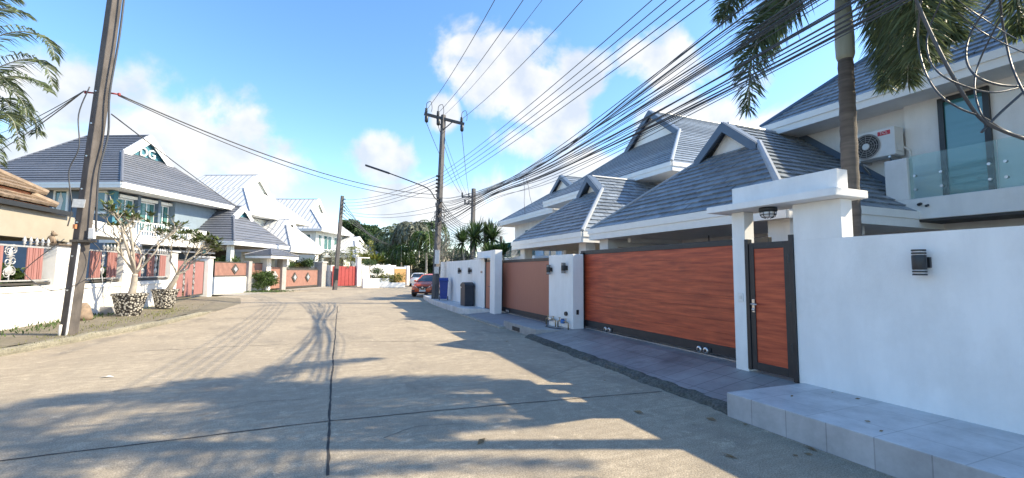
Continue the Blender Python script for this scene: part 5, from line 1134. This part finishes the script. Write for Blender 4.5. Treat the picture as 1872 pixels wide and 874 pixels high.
# near foxtail palm behind the long white wall
pb, ptop = V((6.95, 3.90, .25)), V((6.95, 3.86, 5.15)); cr_ = V((6.95, 3.85, 6.1))
def pp(*L_): return [cr_] + [PD(x, y, d) for x, y, d in L_]
FR = [pp((1490, -70, 6.2), (1435, 10, 6.3), (1398, 50, 6.4), (1374, 110, 6.4), (1368, 200, 6.4)), pp((1460, -130, 6.9), (1390, -80, 7.2), (1345, -20, 7.3), (1322, 30, 7.3)),
      pp((1600, -80, 6.8), (1612, 0, 7.0), (1618, 80, 7.1), (1620, 160, 7.1)), pp((1610, -90, 5.9), (1642, -10, 5.8), (1658, 70, 5.8), (1660, 150, 5.8)), pp((1610, -110, 6.0), (1665, -40, 6.0), (1695, 40, 6.0), (1706, 110, 6.0)),
      pp((1590, -60, 6.6), (1620, 0, 6.8), (1628, 80, 6.9), (1632, 130, 6.9)), pp((1620, -120, 5.6), (1690, -50, 5.4), (1725, 10, 5.3), (1740, 70, 5.3))]
FR += [pp((1575, -120, 5.4), (1660, -60, 5.1), (1675, 20, 5.0), (1680, 100, 5.0)), pp((1590, -90, 6.8), (1650, -40, 7.2), (1668, 40, 7.3), (1672, 120, 7.3)), pp((1600, -80, 6.3), (1620, -20, 6.4), (1640, 60, 6.4), (1625, 150, 6.3)), pp((1490, -110, 6.6), (1450, -40, 6.8), (1420, 10, 6.9), (1405, 60, 6.9))]
rn = random.Random(31)
FR += [[cr_, cr_ + V((-.5, -.7, .7)), cr_ + V((-1.3, -1.5, .6)), cr_ + V((-1.8, -2.0, -.1))], [cr_, cr_ + V((-.6, .2, .9)), cr_ + V((-1.7, .5, .9)), cr_ + V((-2.4, .7, .2))], [cr_, cr_ + V((.4, .7, .9)), cr_ + V((1.0, 1.6, .9)), cr_ + V((1.4, 2.2, .2))], [cr_, cr_ + V((.8, .1, .8)), cr_ + V((1.9, .2, .6)), cr_ + V((2.4, .2, -.2))]]
palm('foxtail_palm', 'near palm with a ringed grey trunk and bushy hanging fronds behind the white wall', pb, ptop, .112, FR, 'leafpalm', None, 'fox', 680, .58, .011, 3, shaft=(4.85, 6.15, .108, .075), droop=.45, rr=.03)
c2_ = V((7.3, -1.2, 7.6)); FR2 = arc_fronds(c2_, 11, 2.6, random.Random(8), .3, 1.2) + [[c2_, PD(1810, -160, 5.6), PD(1850, -60, 5.4), PD(1862, 20, 5.4), PD(1862, 62, 5.4)]]
palm('foxtail_palm', 'second bushy palm at the right edge, only a frond tip showing above the coils', (7.3, -1.2, .25), (7.3, -1.2, 6.6), .14, FR2, 'leafpalm', None, 'fox', 420, .42, .012, 4, shaft=(6.4, 7.65, .14, .09), rr=.03)
c3_ = V((8.8, 1.3, 9.6)); palm('foxtail_palm', 'tall palm behind the near one, above the frame, shading the road', (8.8, 1.3, .25), (8.8, 1.3, 8.6), .14, arc_fronds(c3_, 10, 2.7, random.Random(9), .3, 1.1), 'leafpalm', None, 'fox', 380, .45, .014, 5, shaft=(8.4, 9.65, .14, .09), rr=.03)
# areca palm at the left edge
cL = PD(-85, 165, 12); bL = V((cL.x - .2, cL.y, .15))
def pl_(*L_): return [cL] + [PD(x, y, d) for x, y, d in L_]
FRL = [pl_((-40, 40, 12), (10, 15, 11.8), (48, 27, 11.7)), pl_((-40, 90, 12), (10, 62, 11.6), (60, 60, 11.5), (92, 82, 11.5), (100, 108, 11.5)), pl_((-50, 150, 11.6), (0, 122, 11.4), (50, 108, 11.4), (82, 118, 11.4), (97, 158, 11.4)), pl_((-40, 160, 12.2), (15, 140, 12.3), (60, 145, 12.4), (90, 168, 12.4)),
       pl_((-40, 215, 11.8), (0, 205, 11.6), (24, 222, 11.6), (38, 272, 11.6)), pl_((-30, 190, 12.3), (5, 180, 12.4), (22, 205, 12.4), (27, 232, 12.4)), pl_((-30, 20, 12.5), (0, -10, 12.6), (30, -5, 12.7)), pl_((-60, 230, 12), (-20, 245, 12), (0, 300, 12))]
FRL += arc_fronds(cL + V((-.3, 0, 0)), 7, 2.2, random.Random(4), .5, .8)
palm('areca_palm', 'feathery arching palm fronds at the left edge above the tan roof', bL, cL - V((0, 0, .3)), .08, FRL, 'leafpalm', None, 'flat', 140, .60, .019, 6, droop=.8, rr=.02)

M['leaffrangipani'] = material('frangipani_leaf', (.10, .125, .04), .5, .35, 3, island=.5, trans=.35)
# potted frangipani trees
def pebble():
    mt = bpy.data.materials.new('pebble_cladding'); mt.use_nodes = True; t = mt.node_tree; b = t.nodes['Principled BSDF']; b.inputs['Roughness'].default_value = .6
    co = t.nodes.new('ShaderNodeTexCoord'); vo = t.nodes.new('ShaderNodeTexVoronoi'); vo.inputs['Scale'].default_value = 15; t.links.new(co.outputs['Object'], vo.inputs['Vector'])
    r = t.nodes.new('ShaderNodeValToRGB'); e = r.color_ramp.elements; e[0].position = .34; e[0].color = (.72, .68, .60, 1); e[1].position = .56; e[1].color = (.035, .03, .027, 1); t.links.new(vo.outputs['Distance'], r.inputs[0])
    hs = t.nodes.new('ShaderNodeMix'); hs.data_type = 'RGBA'; hs.blend_type = 'MULTIPLY'; hs.inputs[0].default_value = .5; t.links.new(r.outputs[0], hs.inputs[6]); bwn = t.nodes.new('ShaderNodeRGBToBW'); t.links.new(vo.outputs['Color'], bwn.inputs[0]); t.links.new(bwn.outputs[0], hs.inputs[7]); t.links.new(hs.outputs[2], b.inputs['Base Color'])
    bu = t.nodes.new('ShaderNodeBump'); bu.inputs['Strength'].default_value = .8; bu.inputs['Distance'].default_value = .03; bu.invert = True; t.links.new(vo.outputs['Distance'], bu.inputs['Height']); t.links.new(bu.outputs[0], b.inputs['Normal']); return mt
M['pebble'] = pebble()
def pot(loc, label, s=1):
    loc = V(loc); s *= .86; t = thing('pebble_planter', label, 'planter', tuple(loc), 0, 'pebble planters by the near fence')
    mb = MB(); mb.lathe([(.36 * s, 0), (.40 * s, .1), (.56 * s, .66), (.60 * s, .68), (.60 * s, .74), (.54 * s, .74), (.52 * s, .66)], tuple(loc), 10); mb.build('body', M['pebble'], t)
    mb = MB(); mb.lathe([(.51 * s, .60), (.51 * s, .665)], tuple(loc), 14); mb.build('soil', M['earth'], t)
def frangipani(loc, label, H_, seed, leafy, mat_, spread, lean, name='frangipani_tree', guides=()):
    rn = random.Random(seed); t = thing(name, label, 'tree', tuple(loc)); mb = MB(); lf = MB(); tips = []
    def grow(p, d, L, r, lev):
        m_ = p + d * L * .55 + V((rn.uniform(-.06, .06), rn.uniform(-.06, .06), 0)); q = p + (d * L + V((rn.uniform(-.08, .08), rn.uniform(-.08, .08), .06 * L)))
        P = catmull([p, m_, q], 5); mb.tube(P, [r * (1 - .3 * i / (len(P) - 1)) for i in range(len(P))], 7)
        if lev == 0: tips.append((q, d)); return
        for i in range(rn.choice((2, 2, 2, 3))):
            a = rn.random() * 6.28; k = spread * rn.uniform(.7, 1.2); h = V((math.cos(a), math.sin(a), 0)); nd = (d + h * k + V((0, 0, .22))).normalized()
            grow(q, nd, L * rn.uniform(.66, .9), r * .66, lev - 1)
    base = V(loc) + V((0, 0, .53)); top = base + V((lean[0] * .5, lean[1] * .5, H_ * .26)); P = catmull([base, base.lerp(top, .5) + V((.03, 0, 0)), top], 6)
    mb.tube(P, [.115 - .04 * i / len(P) for i in range(len(P))], 10)
    for i in range(4):
        a = i * 1.57 + rn.uniform(-.4, .4); grow(top, (V((math.cos(a) * spread, math.sin(a) * spread, .95)) + V((*lean, 0)) * .35).normalized(), H_ * .20, .042, 4)
    for g_ in guides: P = catmull([top] + [V(q) for q in g_], 6); mb.tube(P, [.042 * (1 - .6 * i / len(P)) for i in range(len(P))], 7); tips.append((P[-1], (P[-1] - P[-2]).normalized()))
    mb.build('trunk', M[mat_], t, True, recalc=False)
    for q, d in tips:
        if rn.random() > leafy: continue
        for i in range(rn.randint(5, 10)):
            a = rn.random() * 6.28; dd = (V((math.cos(a), math.sin(a), rn.uniform(-.5, .6))) + d * .4).normalized(); leaf_quad(lf, q, dd, V((0, 0, 1)), rn.uniform(.18, .34), .05)
    lf.build('foliage', M['leaffrangipani'], t, recalc=False)
pa_ = V((-6.09, 18.63, .15)); pot(pa_, 'larger black and white pebble planter holding the bare pale tree', 1.0)
frangipani(pa_, 'pale nearly bare frangipani tree in the nearer pebble planter', 3.3, 14, .5, 'palebark', .62, (.15, .1), guides=([pa_ + V((-.35, 0, 2.9)), PD(228, 425, 19.3), PD(213, 395, 19.2), PD(200, 356, 19.2)], [pa_ + V((-.2, .1, 3.1)), PD(214, 395, 19.3), PD(222, 372, 19.4)]))
pb_ = V((-6.11, 22.17, .15)); pot(pb_, 'smaller pebble planter farther along holding the leafy tree', .95)
frangipani(pb_, 'leafy spreading frangipani tree in the farther pebble planter', 3.05, 23, 1.0, 'palebark', .8, (.8, -.2))
q = GZ(187, 575, .15); t = thing('block_stand', 'small grey block with two thin rods in it, leaning at the near fence', 'block', tuple(q))
mb = MB(); mb.prism([q + V((-.3, 0, 0)), q + V((.3, 0, 0)), q + V((.24, 0, .26)), q + V((-.26, 0, .26))], (0, .2, 0)); mb.build('block', M['grey'], t, bevel=.015)
mb = MB(); mb.tube([q + V((0, .1, .2)), q + V((-.05, .1, .7)), q + V((-.12, .1, 1.3))], .014, 6); mb.tube([q + V((-.03, .1, .5)), q + V((.2, .1, 1.3))], .01, 6); mb.build('rod', M['silver'], t)
q = GZ(153, 585, .16); mb = MB(); mb.lathe([(.2, 0), (.22, .1), (.14, .4), (.05, .52)], tuple(q), 8); tag(mb.build('stump', M['tan'], smooth=True), 'short tan tree stump behind the near weathered pole', 'stump')
# weeds and litter
def weeds(name, label, cx, cy, n, rx, ry, L, seed, leaf='leaf', z=.15):
    rn = random.Random(seed); mb = MB()
    for i in range(n):
        p = V((cx + rn.gauss(0, rx), cy + rn.gauss(0, ry), z)); leaf_quad(mb, p, (rdir(rn) * .6 + V((0, 0, 1))).normalized(), rdir(rn), L * rn.uniform(.5, 1.3), L * .12)
    return tag(mb.build(name, M[leaf], recalc=False), label, 'weeds', kind='stuff')
weeds('verge_weeds', 'thin green weeds along the foot of the near fence', -6.9, 17.5, 500, .25, 2.4, .12, 1); weeds('kerb_grass', 'dry and green grass tufts on the kerb by the near pole', -5.6, 14.6, 300, .2, 1.5, .06, 2, 'leafyellow'); weeds('kerb_grass', 'grass tufts between the pebble planters and the kerb', -5.3, 19.2, 350, .3, 1.6, .07, 3, 'leafyellow')
rn = random.Random(77)
for i, (px, py, l) in enumerate(((1300, 767, 'curled brown leaf on the road near the drive edge'), (1334, 834, 'dark curled leaf on the road below the raised slab'), (1482, 820, 'brown leaf close to the raised slab at the bottom right'), (1167, 754, 'small dark leaf at the shadow edge on the road'), (880, 808, 'tiny leaf in the palm shadow on the road'))):
    p = GZ(px, py, .006); mb = MB(); a = rn.random() * 6; d = V((math.cos(a), math.sin(a), 0)); s = V((-d.y, d.x, 0)); L = .075
    mb.add([p - d * L, p + s * L * .4 + V((0, 0, .02)), p + d * L + V((0, 0, .015)), p - s * L * .4 + V((0, 0, .004)), p + V((0, 0, .004))], [(0, 1, 4), (1, 2, 4), (2, 3, 4), (3, 0, 4)]); tag(mb.build('fallen_leaf', M['leafdry'], recalc=False), l, 'leaf', 'fallen leaves on the road')
for i in range(16):
    p = V((4.3 + rn.uniform(-.5, .1), rn.uniform(2.2, 10.5), .006)) if i < 11 else V((rn.uniform(4.6, 5.6), rn.uniform(1.8, 3.6), .287)); mb = MB(); a = rn.random() * 6; d = V((math.cos(a), math.sin(a), 0)); s = V((-d.y, d.x, 0)); L = rn.uniform(.02, .04)
    if i < 11 and p.y > 4: p.x += .2
    mb.add([p - d * L, p + s * L * .5 + V((0, 0, .01)), p + d * L + V((0, 0, .008)), p - s * L * .4], [(0, 1, 2, 3)]); tag(mb.build('fallen_leaf', M['leafdry'], recalc=False), 'tiny dry leaf lying along the right edge of the road or slab', 'leaf', 'tiny leaves along the right edge')
p = GZ(194, 690, .004); mb = MB(); mb.add([p + V((-.1, 0, 0)), p + V((0, -.03, .02)), p + V((.1, .0, 0)), p + V((.03, .05, .02))], [(0, 1, 2, 3)]); tag(mb.build('paper_scrap', M['paper'], recalc=False), 'white scrap of paper on the left side of the road', 'litter')

# shrubs and planters on the far side
for i, (u, v, l) in enumerate(((.1, 1.2, 'green shrub seen through the scrollwork left of the near pole'), (3.0, 1.3, 'green shrub seen through the fence right of the near pole'), (7.6, 1.3, 'green shrub seen through the fence behind the bare tree'))):
    b = TN @ V((u, v, .1)); tree('shrub', l, b, 1.25, .7, .6, 9, .4, 'leaf', 900, .16, .05, 140 + i, .05, False)
b = V(at(33.2, 21.15, 0)); tree('shrub', 'dense round green shrub between the salmon fence and the little pavilion', b, 1.1, .85, .75, 16, .5, 'leaf', 1300, .13, .035, 41, .07, False)
weeds('ground_cover', 'low green ground cover at the foot of the round shrub', b.x + .3, b.y - .9, 900, .8, .5, .16, 4, 'leaf', .03)
b = V(at(31.8, 23.5, 0)); tree('shrub', 'bright green fern clump behind the salmon fence', b, 2.35, .9, .3, 8, .45, 'leaf', 900, .2, .03, 42, .05, False)
for u, v, z, l, lf, sd in ((43.4, 24.2, 2.0, 'yellow-green bush inside the white-roofed carport', 'leafyellow', 43), (39.9, 23.6, 2.2, 'dark green bush at the left column of the white-roofed carport', 'leaf', 44), (43.0, 22.9, 2.3, 'rounded green shrub behind the pier right of the salmon gate', 'leafdark', 45)):
    b = V(at(u, v, 0)); tree('shrub', l, b, z, .8, .6, 8, .5, lf, 700, .22, .04, sd, .06, False)
def spiky(name, label, base, heads, n, L, w, leaf, seed, bark='palebark', cat='plant', up=.4):
    rn = random.Random(seed); t = thing(name, label, cat, tuple(base)); mb = MB(); tr_ = MB()
    for h in heads:
        h = V(h); b0 = V(base); tr_.tube(catmull([b0, b0.lerp(h, .5) + V((rn.uniform(-.2, .2), 0, -.1)), h], 5), [.09 - .004 * i for i in range(11)], 7)
        for i in range(n):
            d = (rdir(rn) + V((0, 0, up))).normalized(); d2 = (d + V((0, 0, -.25))).normalized(); s = d.cross(V((0, 0, 1)))
            s = (s if s.length > .05 else V((1, 0, 0))).normalized() * w; ll = L * rn.uniform(.75, 1.15); m_ = h + d * ll * .55; o = len(mb.v)
            mb.v += [h + s * .5, h - s * .5, m_ - s, m_ + s, m_ + d2 * ll * .45]; mb.f += [(o, o + 1, o + 2, o + 3), (o + 3, o + 2, o + 4)]; mb.mi += [0, 0]
    mb.build('foliage', M[leaf], t, recalc=False); tr_.build('trunk', M[bark], t, True, recalc=False); return t
# dracaenas behind the far right wall
q = PD(866, 500, 27); spiky('dracaena', 'spiky many-headed dracaena behind the far right wall', (q.x, q.y, .1), [PD(845, 443, 26.5), PD(866, 436, 27), PD(893, 431, 27.6), PD(874, 428, 28), PD(901, 437, 27)], 150, 1.15, .04, 'leafdark', 51, cat='plant')
q = PD(905, 505, 24); spiky('dracaena', 'lower spiky plant right of the tall dracaena behind the white door portal', (q.x, q.y, .1), [PD(905, 468, 24), PD(920, 466, 23.5), PD(893, 470, 24)], 120, .85, .035, 'leaf', 52, cat='plant', up=.9)
q = PD(846, 500, 29); tree('shrub', 'pale grey-brown leafy bush beyond the far end of the right wall', (q.x, q.y, 0), 2.3, 1.2, 1.1, 16, .6, 'leafgrey', 700, .12, .03, 53, .1, True, limbs=10, bark='palebark')
q = PD(830, 520, 34); tree('shrub', 'bright green bush at the end of the white wall', (q.x, q.y, 0), .7, .7, .5, 7, .5, 'leaf', 600, .2, .04, 54, .05, False)
# white planters with cloud-pruned shrubs, yellow hedge
for (px, py, l, sd, balls) in ((677, 526, 'two', 61, ((676, 480, .75, .5),)), (696, 525, 'x', 62, ((689, 495, .75, .45), (683, 506, .4, .5), (694, 510, .45, .7)))):
    q = GZ(px, py, .03); dq = (q - CAM).dot(FW); t = thing('box_planter', 'square white planter at the foot of the sunlit wall, ' + ('nearer the red gate' if sd == 61 else 'nearer the yellow hedge'), 'planter', tuple(q))
    mb = MB(); mb.box(q.x - .75, q.x + .75, q.y - .5, q.y + .6, 0, .95); mb.build('box', M['white'], t, bevel=.02); mb = MB(); mb.box(q.x - .65, q.x + .65, q.y - .4, q.y + .5, .951, .965); mb.build('soil', M['earth'], t)
    rn = random.Random(sd); tt = thing('topiary_tree', 'tall single-ball topiary in the white planter nearer the red gate' if sd == 61 else 'cloud-pruned topiary of three pads in the second white planter', 'topiary', (q.x, q.y, .9)); mb = MB(); tk = MB()
    for bx, by, rx, ry in balls: c = PD(bx, by, dq + .1); crown(mb, [(tuple(c), rx, rx * ry)], rn, 1300, .12, .04); tk.tube([(q.x, q.y, .9), (c.x * .7 + q.x * .3, c.y, c.z * .6), tuple(c)], .05, 6)
    mb.build('foliage', M['leafdark'], tt, recalc=False); tk.build('trunk', M['bark'], tt)
q = GZ(714, 525, .03); t = thing('box_planter', 'long low white trough under the yellow hedge', 'planter', tuple(q)); mb = MB(); mb.box(q.x - 1.3, q.x + 1.4, q.y - .4, q.y + .5, 0, .5); mb.build('box', M['white'], t, bevel=.02)
mb = MB(); rn = random.Random(63)
for i in range(9): crown(mb, [((q.x - 1.1 + i * .27, q.y, .95 + .1 * math.sin(i)), .42, .45)], rn, 900, .22, .035, .8)
tag(mb.build('yellow_hedge', M['leafyellow'], recalc=False), 'bright yellow-green spiky hedge in the long white trough', 'hedge')
for px, py, d, l, lf, sd, n_ in ((672, 474, 57, 'row of leafy yellow-green plants behind the sunlit wall', 'leafyellow', 64, 5), (690, 476, 58, 'bright green plants behind the right part of the sunlit wall', 'leaf', 65, 4)):
    q = PD(px, py, d); spiky('broadleaf_plant', l, (q.x, q.y, .5), [(q.x + (i - n_ / 2) * .7, q.y + (i % 2) * .4, 2.6) for i in range(n_)], 45, 1.7, .16, lf, sd, 'bark', up=1.1)
q = PD(645, 500, 52); c = PD(640, 470, 52); palm('areca_palm', 'small bright palm behind the red gate', (q.x, q.y, .1), c, .08, arc_fronds(c, 8, 2.2, random.Random(5), .4, .8), 'leafyellow', None, 'flat', 46, .55, .04, 66, droop=.6)
c = PD(606, 470, 47); palm('areca_palm', 'grey-green palm fronds over the piers left of the slim grey pole', (c.x, c.y, .1), c, .08, arc_fronds(c, 8, 1.9, random.Random(6), .3, .9), 'leafgrey', None, 'flat', 46, .5, .04, 67, droop=.6)

# far trees
FT = 'trees at the far end of the street'
q = PD(660, 440, 92); tree('rain_tree', 'wide dark rain tree rising behind the white metal roofs', (q.x, q.y, 0), 9.2, 6.0, 2.6, 30, 2.0, 'leafdark', 240, .42, .16, 71, .4, True, .4, FT)
q = PD(705, 455, 86); tree('broadleaf_tree', 'dense green tree between the dark rain tree and the first far palm', (q.x, q.y, 0), 6.0, 4.2, 2.2, 22, 1.6, 'leafdark', 260, .4, .15, 72, .3, True, .6, FT)
q = PD(672, 470, 62); tree('broadleaf_tree', 'thin yellow-leaved tree in front of the dark rain tree', (q.x, q.y, 0), 4.6, 1.6, 1.6, 14, .5, 'leafyellow', 220, .2, .07, 73, .1, True, .7, FT, 12, 'palebark')
rn = random.Random(90)
for i, (px, py, d, H_, l, lf, nf, L_, br) in enumerate(((719, 432, 66, 0, 'weeping palm with a thick grey trunk, first from the left', 'leafpalm', 13, 3.4, 'palmbark'), (733, 462, 62, 0, 'short bright palm below the weeping palm', 'leaf', 12, 2.0, 'palebark'), (737, 436, 72, 0, 'green palm just right of the weeping palm', 'leaf', 12, 2.6, 'palmbark'), (752, 420, 64, 0, 'tallest grey-green palm above the parked white car', 'leafgrey', 16, 2.6, 'palebark'), (765, 425, 70, 0, 'slim palm with a pale trunk right of the tallest one', 'leafpalm', 14, 2.6, 'palebark'), (780, 436, 60, 0, 'light green drooping palm left of the tall dark pole', 'leaf', 13, 2.4, 'palebark'), (788, 418, 74, 0, 'dark palm close behind the tall dark pole', 'leafdark', 14, 2.8, 'palmbark'))):
    c = PD(px, py, d); b = V((c.x + rn.uniform(-.4, .4), c.y, 0)); palm('palm_tree', l, b, c - V((0, 0, .2)), .15, arc_fronds(c, nf, L_, rn, .32, 1.25), lf, FT, 'flat', 110, .85, .075, 80 + i, br, 1.0, rr=.04)
q = PD(812, 470, 44); tree('bare_tree', 'grey sparse tree just right of the tall dark pole', (q.x, q.y, 0), 3.9, 1.6, 2.0, 22, .5, 'leafgrey', 260, .15, .04, 91, .16, True, 1.0, FT, 22, 'palebark')
q = PD(828, 470, 48); tree('bare_tree', 'second grey sparse tree left of the spiky dracaena', (q.x, q.y, 0), 3.5, 1.6, 1.8, 18, .5, 'leafgrey', 240, .15, .04, 92, .14, True, 1.0, FT, 18, 'palebark')
for i, (px, d, zc, R_, lf, l) in enumerate(((700, 78, 2.6, 3.4, 'leafdark', 'dark undergrowth clump left of the weeping palm'), (735, 80, 2.4, 3.2, 'leaf', 'undergrowth clump behind the golden gate'), (758, 76, 2.6, 3.2, 'leafdark', 'undergrowth clump behind the parked white car'), (782, 72, 2.6, 3, 'leafgrey', 'greyish undergrowth clump left of the tall dark pole'), (806, 66, 2.5, 3, 'leafdark', 'undergrowth clump right of the tall dark pole'), (836, 64, 2.4, 2.8, 'leafdark', 'undergrowth clump beyond the end of the white wall'), (770, 92, 3.3, 5.0, 'leaf', 'tall dark thicket filling the end of the street'), (815, 90, 3.0, 5.0, 'leafgrey', 'tall grey-green thicket right of the dark one'), (728, 96, 3.4, 4.5, 'leaf', 'tall dark thicket behind the weeping palm'))):
    q = PD(px, 500, d); tree('thicket', l, (q.x, q.y, 0), zc, R_, zc * .75, 20, 1.3, lf, 190, .34, .12, 100 + i, .15, True, .8, FT)
q = PD(811, 497, 36); tree('shrub', 'round clipped grey-green shrub right of the tall dark pole', (q.x, q.y, 0), 1.75, .35, .5, 7, .4, 'leafgrey', 1300, .13, .04, 120, .05, False)
mb = MB(); q1 = [PD(820, 530, 40), PD(950, 530, 42), PD(950, 512, 90), PD(790, 512, 90)]
mb.add([(p.x, p.y, .012) for p in q1], [(0, 1, 2, 3)]); structure(mb.build('dirt_verge', M['earth'], recalc=False))

# ================================================================== cars
def hatchback(label, paint, loc, heading, seed=0):
    c = thing('parked_car', label, 'car'); 
    ST = [(1.98, .50, .38, .60), (1.92, .70, .26, .74), (1.75, .80, .22, .84), (1.3, .85, .2, .93), (.95, .86, .2, .99), (0, .87, .2, 1.0), (-1.0, .87, .2, 1.02), (-1.6, .85, .22, 1.04), (-1.88, .78, .26, .98), (-1.98, .66, .34, .9)]
    vs = []; k = 12
    for x, w, zb, zt in ST:
        h = [(-w * .8, zb), (-w, zb + .12), (-w * 1.0, zb + (zt - zb) * .55), (-w * .97, zt - .08), (-w * .86, zt - .01), (-w * .3, zt + .02)]
        vs += [(x, y, z) for y, z in h] + [(x, -y, z) for y, z in reversed(h)]
    n = len(ST); mb = MB(); mb.add(vs, [(i * k + j, i * k + (j + 1) % k, (i + 1) * k + (j + 1) % k, (i + 1) * k + j) for i in range(n - 1) for j in range(k)] + [tuple(range(k)), tuple(range((n - 1) * k, n * k))]); mb.build('body', paint, c, True)
    CB = [(1.0, .74, .98, .70, 1.0), (.35, .76, .99, .58, 1.40), (-.3, .77, 1.0, .6, 1.47), (-1.0, .76, 1.01, .58, 1.44), (-1.45, .74, 1.02, .54, 1.36), (-1.85, .70, 1.0, .62, 1.02)]
    vs = [(x, s * w, z) for x, wb, zb, wt, zt in CB for s, w, z in ((-1, wb, zb), (-1, wt, zt), (1, wt, zt), (1, wb, zb))]
    mb = MB(); n = len(CB); mb.add(vs, [(i * 4 + j, i * 4 + j + 1, (i + 1) * 4 + j + 1, (i + 1) * 4 + j) for i in range(n - 1) for j in range(3)]); mb.build('window_glass', M['carglass'], c)
    mb = MB(); rf = [(.33, .56, 1.41), (-.3, .58, 1.485), (-1.0, .56, 1.455), (-1.5, .53, 1.37)]
    vs = [(x, s * w, z + dz) for x, w, z in rf for s, dz in ((-1, 0), (-.5, .02), (.5, .02), (1, 0))]; mb.add(vs, [(i * 4 + j, i * 4 + j + 1, (i + 1) * 4 + j + 1, (i + 1) * 4 + j) for i in range(3) for j in range(3)])
    for s in (-1, 1):
        for p, q in (((1.0, .75, .985), (.33, .57, 1.41)), ((-.45, .775, 1.0), (-.4, .59, 1.47)), ((-1.5, .54, 1.37), (-1.86, .68, 1.0)), ((.33, .57, 1.41), (-1.5, .54, 1.37))): mb.bar((p[0], s * p[1], p[2]), (q[0], s * q[1], q[2]), .06, .05)
    mb.build('roof', paint, c)
    for sx in (1.25, -1.25):
        for s in (-1, 1):
            mb = MB(); mb.lathe([(.2, -.1), (.3, -.1), (.315, -.05), (.315, .05), (.3, .1), (.2, .1)], (sx, s * .80, .315), 22, 'y'); w = mb.build('tyre', M['rubber'], c, True)
            mb = MB(); mb.lathe([(.205, -.085), (.205, .085)], (sx, s * .80, .315), 18, 'y')
            for a in range(5): an = a * 1.2566; mb.bar((sx, s * .905, .315), (sx + .19 * math.cos(an), s * .905, .315 + .19 * math.sin(an)), .05, .03, (0, 1, 0))
            mb.build('rim', M['steel'], w)
    for s in (-1, 1):
        mb = MB(); mb.prism([(1.70, s * .84, .80), (1.93, s * .60, .70), (1.93, s * .58, .80), (1.72, s * .80, .90)], (.03, 0, .01)); mb.build('headlight', M['lampglass'], c)
        mb = MB(); mb.prism([(-1.97, s * .45, .84), (-1.9, s * .74, .84), (-1.86, s * .76, .98), (-1.94, s * .5, .98)], (-.02, 0, 0)); mb.build('tail_light', M['redlabel'], c)
        mb = MB(); mb.ell((.78, s * .93, 1.02), .08, .1, .07, 10, 6); mb.build('mirror', paint, c, True)
        mb = MB(); mb.bar((1.985, s * .12, .52), (1.95, s * .52, .72), .05, .05); mb.build('chrome_trim', M['steel'], c)
        mb = MB(); mb.box(1.90, 1.97, s * .62 - .1, s * .62 + .1, .36, .46); mb.build('fog_lamp', M['black'], c, bevel=.01)
    mb = MB(); mb.prism([(1.985, -.45, .70), (1.985, .45, .70), (1.99, .2, .50), (1.99, -.2, .50)], (.015, 0, 0)); mb.build('grille', M['black'], c)
    mb = MB(); mb.lathe([(.06, 0), (.06, .012)], (2.005, 0, .63), 14, 'x'); mb.build('badge', M['steel'], c)
    for x, z in ((2.0, .42), (-2.0, .66)): mb = MB(); mb.box(x - .012, x + .012, -.22, .22, z - .06, z + .06); mb.build('number_plate', M['paper'], c, bevel=.004)
    mb = MB(); mb.box(1.86, 1.985, -.68, .68, .24, .33); mb.box(-1.96, -1.86, -.7, .7, .25, .42); mb.build('bumper_trim', M['rubber'], c, bevel=.02)
    mb = MB(); mb.bar((-1.93, -.6, .92), (-1.93, .6, .92), .03, .05); mb.build('rear_trim', M['steel'], c)
    c.location = loc; c.rotation_euler = (0, 0, heading); return c
q = GZ(777.5, 543, 0); hatchback('orange hatchback facing the camera, parked behind the tall dark pole', M['orangecar'], (q.x + .75, q.y + 1.5, 0), R(270 - 30))
q = GZ(761, 524.5, 0); hatchback('white hatchback seen from behind beside the golden gate', M['whitecar'], (q.x + .7, q.y + 1.9, 0), R(72))
q = GZ(812, 524, 0); hatchback('white car farther back, mostly hidden by the blue bin', M['whitecar'], (q.x + .5, q.y + 2, 0), R(250))
